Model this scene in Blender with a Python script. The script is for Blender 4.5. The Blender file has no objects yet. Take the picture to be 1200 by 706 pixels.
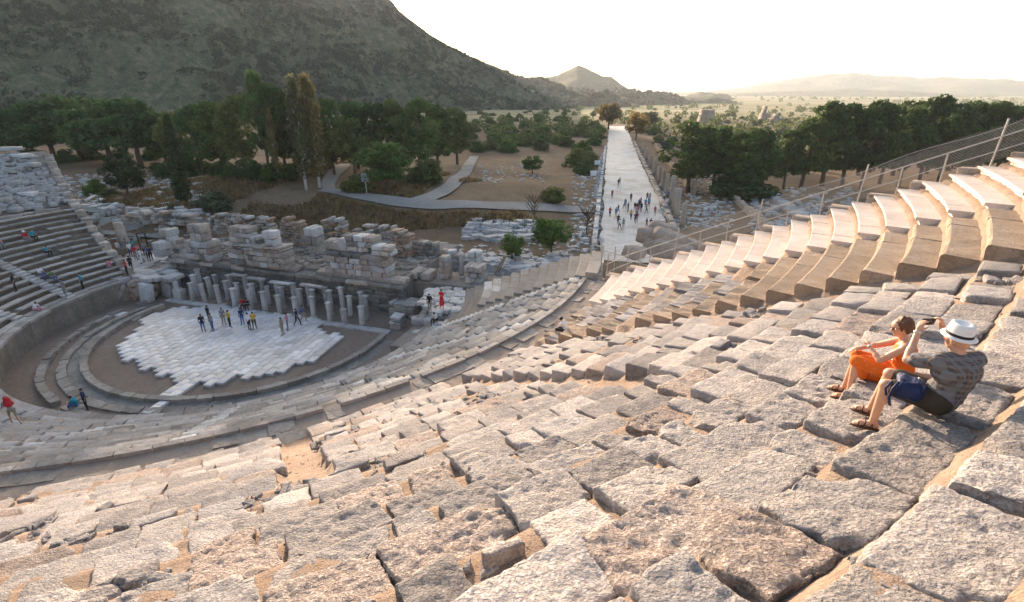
import bpy, bmesh, math, random
import numpy as np
from mathutils import Vector, Matrix
R = math.radians
random.seed(7)
rng = np.random.default_rng(11)
scene = bpy.context.scene
col = scene.collection

# ---------------------------------------------------------------- camera
CAM_Z = 20.0
FOC = 620.0                       # focal length in pixels of the 1200 px wide photograph
PITCH = math.atan((353 - 107) / FOC)
cam_d = bpy.data.cameras.new('camera')
cam_d.sensor_width = 36.0
cam_d.lens = 36.0 * FOC / 1200.0
cam_d.clip_start = 0.1
cam_d.clip_end = 60000
cam = bpy.data.objects.new('camera', cam_d)
cam.location = (0, 0, CAM_Z)
cam.rotation_euler = (R(90) - PITCH, 0, 0)
col.objects.link(cam)
scene.camera = cam

# ---------------------------------------------------------------- light
SUN_AZ = R(18.4)                  # to the left of the view direction
SUN_EL = R(10.0)
sun_vec = Vector((-math.sin(SUN_AZ) * math.cos(SUN_EL), math.cos(SUN_AZ) * math.cos(SUN_EL), math.sin(SUN_EL)))
world = bpy.data.worlds.new('World')
scene.world = world
world.use_nodes = True
wn = world.node_tree
wn.nodes.clear()
w_out = wn.nodes.new('ShaderNodeOutputWorld')
w_bg = wn.nodes.new('ShaderNodeBackground')
w_sky = wn.nodes.new('ShaderNodeTexSky')
w_sky.sky_type = 'NISHITA'
w_sky.sun_disc = False
w_sky.sun_elevation = SUN_EL
w_sky.sun_rotation = -SUN_AZ
w_sky.air_density = 0.9
w_sky.dust_density = 3.5
w_sky.ozone_density = 1.0
w_sky.altitude = 60
w_bg.inputs['Strength'].default_value = 0.15
wn.links.new(w_sky.outputs[0], w_bg.inputs[0])
wn.links.new(w_bg.outputs[0], w_out.inputs[0])

sun_d = bpy.data.lights.new('sun', 'SUN')
sun_d.energy = 5.0
sun_d.angle = R(0.35)
sun_d.color = (1.0, 0.765, 0.575)
sun = bpy.data.objects.new('sun', sun_d)
sun.rotation_euler = sun_vec.to_track_quat('Z', 'Y').to_euler()
sun.location = (0, 0, 200)
col.objects.link(sun)

vs = scene.view_settings
vs.view_transform = 'Standard'
vs.look = 'None'
vs.gamma = 1.0
vs.use_curve_mapping = False
vs.exposure = 1.62
scene.render.engine = 'CYCLES'
cy = scene.cycles
cy.use_denoising = True
cy.max_bounces = 6
cy.diffuse_bounces = 3
cy.glossy_bounces = 2
cy.transmission_bounces = 3
cy.transparent_max_bounces = 8
cy.volume_bounces = 1
cy.use_adaptive_sampling = True
cy.adaptive_threshold = 0.02

# ---------------------------------------------------------------- helpers
def vnoise(p, seed=0):
    p = np.asarray(p, float)
    i = np.floor(p).astype(np.int64)
    f = p - i
    f = f * f * (3 - 2 * f)
    def h(a, b, c):
        n = (a * 374761393 + b * 668265263 + c * 2147483647 + seed * 974711) & 0xffffffff
        n = ((n ^ (n >> 13)) * 1274126177) & 0xffffffff
        n = ((n ^ (n >> 16)) * 2246822519) & 0xffffffff
        return ((n ^ (n >> 15)) & 0xffff) / 32767.5 - 1.0
    x, y, z = i[..., 0], i[..., 1], i[..., 2]
    fx, fy, fz = f[..., 0], f[..., 1], f[..., 2]
    def mix(a, b, t): return a + (b - a) * t
    return mix(mix(mix(h(x, y, z), h(x + 1, y, z), fx), mix(h(x, y + 1, z), h(x + 1, y + 1, z), fx), fy),
               mix(mix(h(x, y, z + 1), h(x + 1, y, z + 1), fx), mix(h(x, y + 1, z + 1), h(x + 1, y + 1, z + 1), fx), fy), fz)

def fbm(p, octaves=4, seed=0):
    p = np.asarray(p, float)
    out = 0; amp = 1.0; tot = 0
    for o in range(octaves):
        out = out + amp * vnoise(p, seed + o * 17)
        tot += amp
        amp *= 0.5
        p = p * 2.03 + 11.7
    return out / tot

def mesh_np(name, verts, faces, mat=None, smooth=False, mats=None, midx=None):
    """faces: (N,k) int array or list of lists"""
    me = bpy.data.meshes.new(name)
    verts = np.asarray(verts, np.float32).reshape(-1, 3)
    if isinstance(faces, np.ndarray) and faces.ndim == 2:
        n, k = faces.shape
        me.vertices.add(len(verts))
        me.vertices.foreach_set('co', verts.ravel())
        me.loops.add(n * k)
        me.loops.foreach_set('vertex_index', faces.astype(np.int32).ravel())
        me.polygons.add(n)
        me.polygons.foreach_set('loop_start', np.arange(0, n * k, k, dtype=np.int32))
        me.update(calc_edges=True)
    else:
        me.from_pydata(verts.tolist(), [], [list(map(int, f)) for f in faces])
        me.update()
    for m in (mats or ([mat] if mat else [])):
        me.materials.append(m)
    if midx is not None:
        me.polygons.foreach_set('material_index', np.asarray(midx, np.int32))
    if smooth:
        me.polygons.foreach_set('use_smooth', np.ones(len(me.polygons), bool))
    return me

def obj(name, me, parent=None, loc=(0, 0, 0), rot=(0, 0, 0), scale=(1, 1, 1)):
    o = bpy.data.objects.new(name, me)
    col.objects.link(o)
    o.location = loc
    o.rotation_euler = rot
    o.scale = scale
    if parent: o.parent = parent
    return o

def tag(o, label=None, cat=None, group=None, kind=None):
    if label: o['label'] = label
    if cat: o['category'] = cat
    if group: o['group'] = group
    if kind: o['kind'] = kind
    return o

def thing(name, label, cat, loc=(0, 0, 0), rz=0.0, group=None):
    o = bpy.data.objects.new(name, None)
    o.empty_display_size = 0.3
    col.objects.link(o)
    o.location = loc
    o.rotation_euler = (0, 0, rz)
    return tag(o, label, cat, group)

def copy_tree(o, parent=None):
    c = o.copy()
    col.objects.link(c)
    c.parent = parent
    for ch in list(o.children):
        copy_tree(ch, c)
    return c

class Pile:
    """collects shapes that end up as one mesh object"""
    def __init__(self): self.v = []; self.f = []; self.n = 0
    def add(self, v, f):
        v = np.asarray(v, float)
        self.v.append(v)
        if isinstance(f, np.ndarray): f = f.tolist()
        self.f += [[i + self.n for i in q] for q in f]
        self.n += len(v)
    def mesh(self, name, mat, smooth=False):
        if not self.v: return None
        return mesh_np(name, np.concatenate(self.v), self.f, mat, smooth)

# ---- rounded, worn stone block on a lattice
_lat = {}
def lattice(nx, ny, nz):
    k = (nx, ny, nz)
    if k in _lat: return _lat[k]
    idx = {}; pts = []
    def vid(i, j, l):
        q = (i, j, l)
        if q not in idx:
            idx[q] = len(pts); pts.append(q)
        return idx[q]
    F = []
    for i in range(nx - 1):
        for j in range(ny - 1):
            F.append((vid(i, j, nz - 1), vid(i + 1, j, nz - 1), vid(i + 1, j + 1, nz - 1), vid(i, j + 1, nz - 1)))
            F.append((vid(i, j, 0), vid(i, j + 1, 0), vid(i + 1, j + 1, 0), vid(i + 1, j, 0)))
    for i in range(nx - 1):
        for l in range(nz - 1):
            F.append((vid(i, 0, l), vid(i + 1, 0, l), vid(i + 1, 0, l + 1), vid(i, 0, l + 1)))
            F.append((vid(i, ny - 1, l), vid(i, ny - 1, l + 1), vid(i + 1, ny - 1, l + 1), vid(i + 1, ny - 1, l)))
    for j in range(ny - 1):
        for l in range(nz - 1):
            F.append((vid(0, j, l), vid(0, j, l + 1), vid(0, j + 1, l + 1), vid(0, j + 1, l)))
            F.append((vid(nx - 1, j, l), vid(nx - 1, j + 1, l), vid(nx - 1, j + 1, l + 1), vid(nx - 1, j, l + 1)))
    _lat[k] = (np.array(pts), np.array(F))
    return _lat[k]

def axis_coords(h, rr, n):
    """n points from -h to h with extra ones in the rounded rim"""
    if n <= 2: return np.array([-h, h])
    if n == 4: return np.array([-h, -h + rr, h - rr, h])
    inner = np.linspace(-h + rr, h - rr, n - 4)
    return np.concatenate([[-h, -h + rr * .45], inner, [h - rr * .45, h]])

def block(L, D, H, n=(4, 4, 4), rr=0.06, seed=0, rough=0.03, skew=0.05, fine=0.0, top_only=False):
    """worn block, centred on x,y, top at z=0"""
    P, F = lattice(*n)
    r_ = np.random.default_rng(seed)
    hx, hy, hz = L / 2, D / 2, H / 2
    rr = min(rr, hx * .6, hy * .6, hz * .6)
    X = axis_coords(hx, rr, n[0])[P[:, 0]]
    Y = axis_coords(hy, rr, n[1])[P[:, 1]]
    Z = axis_coords(hz, rr, n[2])[P[:, 2]]
    p = np.stack([X, Y, Z], 1)
    q = np.clip(p, [-(hx - rr), -(hy - rr), -(hz - rr)], [hx - rr, hy - rr, hz - rr])
    d = p - q
    ln = np.linalg.norm(d, axis=1, keepdims=True)
    if n[0] > 2:
        p = np.where(ln > 1e-9, q + d / np.maximum(ln, 1e-9) * rr, p)
    nrm = np.where(ln > 1e-9, d / np.maximum(ln, 1e-9), 0)
    # uneven corners
    cs = r_.uniform(-1, 1, (4, 2)) * skew
    wx = (X / hx + 1) / 2; wy = (Y / hy + 1) / 2
    w4 = np.stack([(1 - wx) * (1 - wy), wx * (1 - wy), wx * wy, (1 - wx) * wy], 1)
    off = w4 @ cs
    p[:, 0] += off[:, 0] * L ** .5
    p[:, 1] += off[:, 1] * D
    cz = r_.uniform(-1, 1, 4) * rough * 1.2
    p[:, 2] += (w4 @ cz) * (Z > -hz * .5)
    if n[0] > 4 or rough > 0.01:
        so = r_.uniform(0, 500, 3)
        a = fbm(p * 2.2 + so, 3, 5)
        disp = a * rough
        if n[0] > 6:
            b = fbm(p * 9 + so, 3, 9)
            disp = disp + b * rough * .55
            # outline of the top wanders
            e = vnoise(np.stack([p[:, 0] * 5, p[:, 1] * 5, p[:, 2] * 2], 1) + so, 3)
            p[:, 0] += e * np.abs(nrm[:, 0]) * rough * 1.4
            p[:, 1] += e * np.abs(nrm[:, 1]) * rough * 1.4
        if fine:
            c_ = vnoise(p * 26 + so, 21)
            c2 = vnoise(p * 14 + so, 22)
            disp = disp + np.minimum(c_, .25) * fine + np.minimum(c2, .1) * fine * 1.1
        p += nrm * disp[:, None]
    p[:, 2] -= hz
    return p, F

# ---- theatre frame: s to the right along the stage, t towards the stage, polar angle from the axis
C0 = np.array([-23.5, 44.0]); AL = R(18)
AX = np.array([math.sin(AL), math.cos(AL)]); NX = np.array([math.cos(AL), -math.sin(AL)])
def T(s, t, z=0.0):
    q = C0 + s * NX + t * AX
    return Vector((q[0], q[1], z))
def pol(r, phi, z=0.0):
    return T(r * math.sin(R(phi)), -r * math.cos(R(phi)), z)
def st(x, y):
    q = np.stack([np.asarray(x) - C0[0], np.asarray(y) - C0[1]], -1)
    return q @ NX, q @ AX

R0, RDI, RDO = 17.8, 30.0, 32.0
LOW_N, LOW_DR, LOW_DZ = 15, 12.2 / 15, 0.4
UP_N, UP_DR, UP_DZ = 27, 0.8, 0.416
def low_z(i): return 2.0 + LOW_DZ * (i + .5)
def up_z(j): return 8.408 + UP_DZ * (j + .5)
def zc(r):
    r = np.asarray(r, float)
    return np.where(r < R0, 0, np.where(r < RDI, 2 + (r - R0) * .49, np.where(r < RDO - .4, 8.0, 8.2 + (r - 31.6) * .52)))

# aisles of the upper tier: (angle of right edge at r=34, drift per metre, width in degrees)
def edge_A(r): return 59.4 - .256 * (r - 34)
def edge_B(r): return 47.8 - .06 * (r - 34)
def edge_brown(r): return 67.4 - .17 * (r - 36)
def edge_whiteL(r): return 78.2 - .345 * (r - 33)
def edge_whiteR(r): return 87.4 - .385 * (r - 33.6)
def edge_C(r): return 33.5 + 0 * r
# (right edge, width in degrees, radius up to which the stair is still open)
AISLES = [(edge_A, 1.7, 43.6), (edge_B, 1.5, 40.6), (edge_C, 1.6, 37.0), (edge_brown, 1.5, 60), (lambda r: 19.0, 2.0, 60), (lambda r: 4.0, 2.0, 60)]
def in_aisle(r, phi):
    for e, w, rmax in AISLES:
        if r < rmax and e(r) - w < phi < e(r): return True
    return False
LOW_AISLES = [91.0, 74.0, 57.0, 40.0, 23.0, 6.0, -11.0, -28.0, -45.0, -62.0, -79.0]
def in_low_aisle(r, phi):
    w = math.degrees(.5 / r)
    return any(abs(phi - a) < w for a in LOW_AISLES)

# ---- the lie of the land
def sstep(a, b, x):
    t = np.clip((x - a) / (b - a), 0, 1)
    return t * t * (3 - 2 * t)
def ground_z(x, y, bumps=True):
    x = np.asarray(x, float); y = np.asarray(y, float)
    s, t = st(x, y)
    r = np.hypot(s, t)
    behind = sstep(17, 19.5, t)
    z = -0.25 + behind * 2.3 * (1 - .75 * sstep(12, 30, s)) * (1 - sstep(70, 140, t))
    # grass bank behind the stage ruin
    bank = sstep(27, 38, t) * (1 - sstep(50, 85, t)) * (1 - sstep(4, 20, s)) * sstep(-60, -30, s)
    z = z + bank * 2.6
    # rubble ground left of the stage
    left = sstep(-22, -30, s) * sstep(10, 16, t) * (1 - sstep(60, 110, t))
    z = z + left * 2.0
    # right of the theatre the land lies a little higher, the plain lower
    right = sstep(34, 46, s) * sstep(-30, 20, t) * (1 - sstep(140, 260, t))
    z = z + right * .4
    z = z - 5.0 * sstep(250, 900, y)
    if bumps:
        pz = np.stack([x * .05, y * .05, 0 * x], -1)
        z = z + .35 * fbm(pz, 3, 3) * sstep(20, 26, np.maximum(t, r - 30))
    # pit under the seats
    under = (r < 62) & (t < 13)
    z = np.where(under & (r > 17.5), np.minimum(z, -0.6), z)
    return z

def ray(px, py):
    x = (px - 600) / FOC; y = (py - 353) / FOC
    return Vector((x, math.cos(PITCH) - y * math.sin(PITCH), -(y * math.cos(PITCH) + math.sin(PITCH))))
def at(px, py, z=None):
    """where a sight line measured in the photograph meets the ground (or the level z)"""
    d = ray(px, py)
    if z is not None:
        return Vector((0, 0, CAM_Z)) + d * ((CAM_Z - z) / -d.z)
    ts = _ATS
    X = d.x * ts; Y = d.y * ts; Z = CAM_Z + d.z * ts
    below = Z <= ground_z(X, Y)
    i = int(np.argmax(below)) if below.any() else len(ts) - 1
    return Vector((X[i], Y[i], Z[i]))
_ATS = np.concatenate([np.arange(20, 60, .2), 60 * 1.004 ** np.arange(1150)])
def depth(v): return v[1] * math.cos(PITCH) - (v[2] - CAM_Z) * math.sin(PITCH)
# ---------------------------------------------------------------- materials
def new_mat(name):
    m = bpy.data.materials.new(name)
    m.use_nodes = True
    nt = m.node_tree
    nt.nodes.clear()
    out = nt.nodes.new('ShaderNodeOutputMaterial')
    b = nt.nodes.new('ShaderNodeBsdfPrincipled')
    nt.links.new(b.outputs[0], out.inputs[0])
    return m, nt, b
def N(nt, typ, **kw):
    n = nt.nodes.new(typ)
    for k, v in kw.items(): setattr(n, k, v)
    return n
def noise(nt, vec, scale, detail=4, rough=.55, dist=0.0):
    n = N(nt, 'ShaderNodeTexNoise')
    n.inputs['Scale'].default_value = scale
    n.inputs['Detail'].default_value = detail
    n.inputs['Roughness'].default_value = rough
    n.inputs['Distortion'].default_value = dist
    nt.links.new(vec, n.inputs['Vector'])
    return n.outputs[0]
def ramp(nt, fac, stops, interp='LINEAR'):
    n = N(nt, 'ShaderNodeValToRGB')
    cr = n.color_ramp
    cr.interpolation = interp
    while len(cr.elements) > 1: cr.elements.remove(cr.elements[-1])
    cr.elements[0].position = stops[0][0]; cr.elements[0].color = (*stops[0][1], 1)
    for p_, c_ in stops[1:]:
        e = cr.elements.new(p_); e.color = (*c_, 1)
    nt.links.new(fac, n.inputs[0])
    return n.outputs[0]
def mixc(nt, fac, a, b, mode='MIX'):
    n = N(nt, 'ShaderNodeMix', data_type='RGBA', blend_type=mode)
    for s_, v in ((0, fac), (6, a), (7, b)):
        if hasattr(v, 'is_output'): nt.links.new(v, n.inputs[s_])
        elif s_ == 0: n.inputs[0].default_value = v
        else: n.inputs[s_].default_value = (*v, 1)
    return n.outputs[2]
def math_(nt, op, a, b=0.0):
    n = N(nt, 'ShaderNodeMath', operation=op)
    for i, v in enumerate((a, b)):
        if hasattr(v, 'is_output'): nt.links.new(v, n.inputs[i])
        else: n.inputs[i].default_value = v
    return n.outputs[0]
def bump(nt, b, h, strength=.5, dist=.03, prev=None):
    n = N(nt, 'ShaderNodeBump')
    n.inputs['Strength'].default_value = strength
    n.inputs['Distance'].default_value = dist
    nt.links.new(h, n.inputs['Height'])
    if prev: nt.links.new(prev, n.inputs['Normal'])
    if b: nt.links.new(n.outputs[0], b.inputs['Normal'])
    return n.outputs[0]
def pos(nt): return N(nt, 'ShaderNodeNewGeometry').outputs['Position']
def grey(v): return (v, v, v)

def stone_mat(name, base, alt, dark, k=1.0, pit=.5, pitscale=22, rough=.9, var=.25, spec=.25, blotch=.45, altbias=(.42, .62), pits=0):
    """weathered stone: two tints in patches, dark lichen blotches, pitted relief"""
    m, nt, b = new_mat(name)
    P = pos(nt)
    big = noise(nt, P, .9 * k, 4, .6)
    med = noise(nt, P, 5 * k, 5, .65)
    fine = noise(nt, P, pitscale, 5, .6)
    c = mixc(nt, ramp(nt, big, [(altbias[0], grey(0)), (altbias[1], grey(1))]), base, alt)
    c = mixc(nt, ramp(nt, med, [(.5, grey(0)), (.72, grey(blotch))]), c, dark)
    c = mixc(nt, 1.0, c, ramp(nt, fine, [(.25, grey(.75)), (.5, grey(1.0)), (.8, grey(1.15))]), 'MULTIPLY')
    oi = N(nt, 'ShaderNodeObjectInfo')
    c = mixc(nt, 1.0, c, ramp(nt, oi.outputs['Random'], [(0, grey(1 - var)), (1, grey(1 + var * .6))]), 'MULTIPLY')
    nt.links.new(c, b.inputs['Base Color'])
    b.inputs['Roughness'].default_value = rough
    b.inputs['Specular IOR Level'].default_value = spec
    n1 = bump(nt, None, med, pit * .7, .06)
    if pits:
        vo = N(nt, 'ShaderNodeTexVoronoi'); vo.inputs['Scale'].default_value = pits
        wv = N(nt, 'ShaderNodeVectorMath', operation='ADD')
        nz_ = N(nt, 'ShaderNodeTexNoise'); nz_.inputs['Scale'].default_value = 12; nt.links.new(P, nz_.inputs['Vector'])
        sc_ = N(nt, 'ShaderNodeVectorMath', operation='SCALE'); sc_.inputs['Scale'].default_value = .12
        nt.links.new(nz_.outputs['Color'], sc_.inputs[0]); nt.links.new(P, wv.inputs[0]); nt.links.new(sc_.outputs[0], wv.inputs[1])
        nt.links.new(wv.outputs[0], vo.inputs[0])
        n1 = bump(nt, None, ramp(nt, vo.outputs['Distance'], [(.0, grey(1)), (.45, grey(.75)), (.8, grey(0))]), .28, .026, n1)
    bump(nt, b, ramp(nt, fine, [(.28, grey(0)), (.55, grey(.85)), (.9, grey(1))]), pit, .03, n1)
    return m

M = {}
M['limestone'] = stone_mat('weathered limestone', (.365, .338, .322), (.45, .40, .36), (.17, .158, .15), 1.0, .75, 30, var=.36, pits=21, blotch=.65)
M['conglomerate'] = stone_mat('pink conglomerate', (.45, .36, .305), (.41, .35, .31), (.28, .21, .17), 2.0, 1.0, 30, var=.25, blotch=.7, pits=24)
M['tier_stone'] = stone_mat('grey seating stone', (.36, .345, .33), (.30, .27, .24), (.17, .155, .145), .9, .5, 9, var=.35)
M['brown_seat'] = stone_mat('brown restored stone', (.36, .27, .19), (.42, .33, .245), (.19, .14, .10), 1.1, .8, 24, var=.16, blotch=.6)
M['grey_seat'] = stone_mat('grey brown restored stone', (.30, .265, .23), (.34, .31, .275), (.18, .155, .13), 1.0, .4, 12, var=.14)
M['white_seat'] = stone_mat('pale restored marble', (.62, .52, .44), (.70, .61, .53), (.50, .41, .34), 1.1, .12, 14, rough=.7, var=.1, blotch=.35)
M['marble'] = stone_mat('grey white marble', (.50, .49, .48), (.40, .385, .37), (.24, .225, .21), 1.2, .35, 8, rough=.75, var=.3)
M['floor_marble'] = stone_mat('white paving marble', (.60, .60, .61), (.50, .485, .47), (.34, .32, .30), .5, .15, 5, rough=.5, var=.24, spec=.5, blotch=.6)
M['ruin'] = stone_mat('ruin masonry', (.36, .31, .265), (.45, .40, .35), (.15, .13, .115), 1.0, .6, 7, var=.3, blotch=.8)
M['ruin_brick'] = stone_mat('reddish rubble masonry', (.32, .215, .15), (.36, .29, .23), (.17, .12, .09), 1.3, .8, 5, var=.15, blotch=.5)
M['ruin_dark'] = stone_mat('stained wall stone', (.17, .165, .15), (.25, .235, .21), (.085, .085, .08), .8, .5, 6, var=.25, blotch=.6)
M['rock'] = stone_mat('tan boulder stone', (.42, .33, .26), (.36, .30, .25), (.22, .17, .13), 1.0, .7, 6, var=.15)

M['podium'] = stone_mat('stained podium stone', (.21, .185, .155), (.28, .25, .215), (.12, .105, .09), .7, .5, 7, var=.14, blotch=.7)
M['kerb'] = stone_mat('worn kerb stone', (.27, .24, .205), (.33, .30, .265), (.16, .14, .12), 1.0, .5, 8, var=.25, blotch=.6)
M['riser'] = stone_mat('stained and shade-toned seat riser', (.15, .125, .10), (.20, .17, .14), (.09, .08, .07), 1.0, .4, 9, var=.2)  # dark tone mixes stain with painted shade of the recess under the slabs
def earth_mat(name, a, b_, c_, k=1.0, bumpd=.05):
    m, nt, b = new_mat(name)
    P = pos(nt)
    n1 = noise(nt, P, .35 * k, 5, .6)
    n2 = noise(nt, P, 3.5 * k, 5, .6)
    n3 = noise(nt, P, 30 * k, 4, .7)
    c = mixc(nt, ramp(nt, n1, [(.38, grey(0)), (.62, grey(1))]), a, b_)
    c = mixc(nt, ramp(nt, n2, [(.5, grey(0)), (.75, grey(.8))]), c, c_)
    c = mixc(nt, 1.0, c, ramp(nt, n3, [(.3, grey(.7)), (.7, grey(1.2))]), 'MULTIPLY')
    nt.links.new(c, b.inputs['Base Color'])
    b.inputs['Roughness'].default_value = 1.0
    b.inputs['Specular IOR Level'].default_value = .1
    p1 = bump(nt, None, n2, .5, bumpd * 2)
    bump(nt, b, n3, .7, bumpd, p1)
    return m
M['soil'] = earth_mat('sandy soil', (.32, .235, .175), (.39, .30, .23), (.25, .185, .14), 1.4, .06)
M['tier_soil'] = earth_mat('grey tier earth', (.25, .215, .18), (.30, .265, .23), (.20, .17, .145), .8, .04)
M['walk_earth'] = earth_mat('trodden walkway earth', (.31, .25, .20), (.36, .30, .25), (.25, .20, .16), 1.0, .04)
M['orchestra_earth'] = earth_mat('packed orchestra earth', (.20, .155, .125), (.24, .195, .16), (.15, .12, .10), .7, .02)
M['track'] = earth_mat('grey gravel track', (.27, .25, .23), (.32, .30, .275), (.22, .20, .175), .5, .03)
M['dry_ground'] = earth_mat('dry ground', (.30, .20, .125), (.24, .175, .11), (.18, .145, .08), .12, .08)

def ground_material():
    m, nt, b = new_mat('dry grass land')
    P = pos(nt)
    n0 = noise(nt, P, .006, 4, .55)
    n1 = noise(nt, P, .045, 5, .6)
    n2 = noise(nt, P, .6, 5, .65)
    n3 = noise(nt, P, 5.0, 4, .7)
    near = mixc(nt, ramp(nt, n1, [(.40, grey(0)), (.62, grey(1))]), (.165, .112, .072), (.225, .16, .105))
    near = mixc(nt, ramp(nt, n2, [(.52, grey(0)), (.74, grey(.8))]), near, (.115, .10, .05))
    # far plain: bands of pale reed fields and green fields
    mp = N(nt, 'ShaderNodeMapping')
    mp.inputs['Scale'].default_value = (.0009, .0042, 1)
    nt.links.new(P, mp.inputs[0])
    fld = noise(nt, mp.outputs[0], 1.0, 4, .55)
    far = ramp(nt, fld, [(.36, (.12, .14, .06)), (.45, (.34, .28, .16)), (.55, (.22, .21, .10)), (.63, (.38, .32, .20))])
    sep = N(nt, 'ShaderNodeSeparateXYZ')
    nt.links.new(P, sep.inputs[0])
    f = math_(nt, 'DIVIDE', math_(nt, 'SUBTRACT', sep.outputs[1], 330.0), 200.0)
    f2 = N(nt, 'ShaderNodeClamp'); nt.links.new(f, f2.inputs[0])
    c = mixc(nt, f2.outputs[0], near, far)
    c = mixc(nt, 1.0, c, ramp(nt, n3, [(.3, grey(.72)), (.7, grey(1.2))]), 'MULTIPLY')
    nt.links.new(c, b.inputs['Base Color'])
    b.inputs['Roughness'].default_value = 1.0
    b.inputs['Specular IOR Level'].default_value = .1
    p1 = bump(nt, None, n2, .8, .4)
    bump(nt, b, n3, .8, .12, p1)
    return m
M['ground'] = ground_material()

def mountain_material(name, sc=1.0):
    m, nt, b = new_mat(name)
    P = pos(nt)
    n1 = noise(nt, P, .012 * sc, 5, .62, .4)
    n2 = noise(nt, P, .11 * sc, 5, .7)
    n3 = noise(nt, P, .5 * sc, 4, .7)
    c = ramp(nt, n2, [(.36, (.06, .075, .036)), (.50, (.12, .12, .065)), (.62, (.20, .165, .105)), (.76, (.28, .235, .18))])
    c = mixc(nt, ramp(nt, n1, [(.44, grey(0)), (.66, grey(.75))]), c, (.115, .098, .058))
    c = mixc(nt, 1.0, c, ramp(nt, n3, [(.3, grey(.6)), (.7, grey(1.25))]), 'MULTIPLY')
    nt.links.new(c, b.inputs['Base Color'])
    b.inputs['Roughness'].default_value = 1.0
    b.inputs['Specular IOR Level'].default_value = .05
    bump(nt, b, n3, 1.0, 1.5)
    return m
M['mountain'] = mountain_material('scrub covered mountain')
M['far_hill'] = mountain_material('distant hill', .4)

def leaf_mat(name, a, b_, trans=.35):
    m, nt, b = new_mat(name)
    g = N(nt, 'ShaderNodeNewGeometry')
    oi = N(nt, 'ShaderNodeObjectInfo')
    n = noise(nt, g.outputs['Position'], .55, 3, .6)
    c = mixc(nt, g.outputs['Random Per Island'], a, b_)
    c = mixc(nt, 1.0, c, ramp(nt, n, [(.32, grey(.62)), (.68, grey(1.35))]), 'MULTIPLY')
    c = mixc(nt, 1.0, c, ramp(nt, oi.outputs['Random'], [(0, (.70, .80, .72)), (1, (1.4, 1.22, .95))]), 'MULTIPLY')
    nt.links.new(c, b.inputs['Base Color'])
    b.inputs['Roughness'].default_value = .65
    b.inputs['Specular IOR Level'].default_value = .25
    t = N(nt, 'ShaderNodeBsdfTranslucent')
    nt.links.new(c, t.inputs[0])
    mx = N(nt, 'ShaderNodeMixShader')
    mx.inputs[0].default_value = trans
    out = [q for q in nt.nodes if q.type == 'OUTPUT_MATERIAL'][0]
    nt.links.new(b.outputs[0], mx.inputs[1]); nt.links.new(t.outputs[0], mx.inputs[2])
    nt.links.new(mx.outputs[0], out.inputs[0])
    return m
M['pine_leaf'] = leaf_mat('pine needles', (.042, .080, .024), (.078, .125, .038))
M['stone_pine_leaf'] = leaf_mat('stone pine needles', (.055, .115, .036), (.085, .150, .052))
M['cypress_leaf'] = leaf_mat('cypress foliage', (.020, .040, .016), (.035, .055, .022), .15)
M['shrub_leaf'] = leaf_mat('maquis foliage', (.085, .120, .036), (.140, .165, .060))
M['bright_leaf'] = leaf_mat('fresh green foliage', (.075, .150, .032), (.120, .190, .052))
M['sunlit_gold_leaf'] = leaf_mat('sunlit golden foliage tint', (.16, .125, .045), (.22, .165, .065), .5)  # gold of the low sun put into the leaf colour
M['poplar_leaf'] = leaf_mat('dusty poplar foliage', (.12, .125, .06), (.16, .15, .08), .4)
M['olive_leaf'] = leaf_mat('grey green foliage', (.085, .105, .062), (.125, .14, .09), .3)
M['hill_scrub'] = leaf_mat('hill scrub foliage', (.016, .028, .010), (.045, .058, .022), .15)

def plain_mat(name, c, rough=.7, metal=0.0, spec=.4, var=.12):
    m, nt, b = new_mat(name)
    n = noise(nt, pos(nt), 9, 4, .6)
    cc = mixc(nt, 1.0, c, ramp(nt, n, [(.3, grey(1 - var)), (.7, grey(1 + var))]), 'MULTIPLY')
    nt.links.new(cc, b.inputs['Base Color'])
    b.inputs['Roughness'].default_value = rough
    b.inputs['Metallic'].default_value = metal
    b.inputs['Specular IOR Level'].default_value = spec
    return m
M['bark'] = earth_mat('bark', (.12, .085, .06), (.16, .115, .085), (.07, .05, .04), 2.0, .05)
M['pale_bark'] = plain_mat('whitewashed bark', (.62, .58, .54), .9)
M['steel'] = plain_mat('galvanised steel tube', (.44, .42, .39), .55, .25)
M['black_metal'] = plain_mat('black metal', (.03, .03, .032), .5, .3)
M['wood'] = plain_mat('wood', (.33, .22, .13), .8)
M['grey_wood'] = plain_mat('board', (.25, .27, .26), .8)
M['sign_white'] = plain_mat('sign panel', (.7, .7, .68), .6)

def street_material():
    m, nt, b = new_mat('worn marble street paving')
    P = pos(nt)
    mp = N(nt, 'ShaderNodeMapping')
    mp.inputs['Rotation'].default_value = (0, 0, R(10))
    nt.links.new(P, mp.inputs[0])
    br = N(nt, 'ShaderNodeTexBrick')
    br.inputs['Scale'].default_value = 1.0
    br.inputs['Brick Width'].default_value = 1.5
    br.inputs['Row Height'].default_value = .9
    br.inputs['Mortar Size'].default_value = .03
    br.inputs['Color1'].default_value = (.47, .46, .45, 1)
    br.inputs['Color2'].default_value = (.38, .37, .36, 1)
    br.inputs['Mortar'].default_value = (.26, .23, .20, 1)
    nt.links.new(mp.outputs[0], br.inputs[0])
    n1 = noise(nt, P, .22, 5, .65)
    c = mixc(nt, ramp(nt, n1, [(.48, grey(0)), (.64, grey(.9))]), br.outputs[0], (.27, .235, .20))
    nt.links.new(c, b.inputs['Base Color'])
    b.inputs['Roughness'].default_value = .55
    b.inputs['Specular IOR Level'].default_value = .5
    bump(nt, b, noise(nt, P, 1.2, 4, .6), .3, .05)
    return m
M['street'] = street_material()
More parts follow.
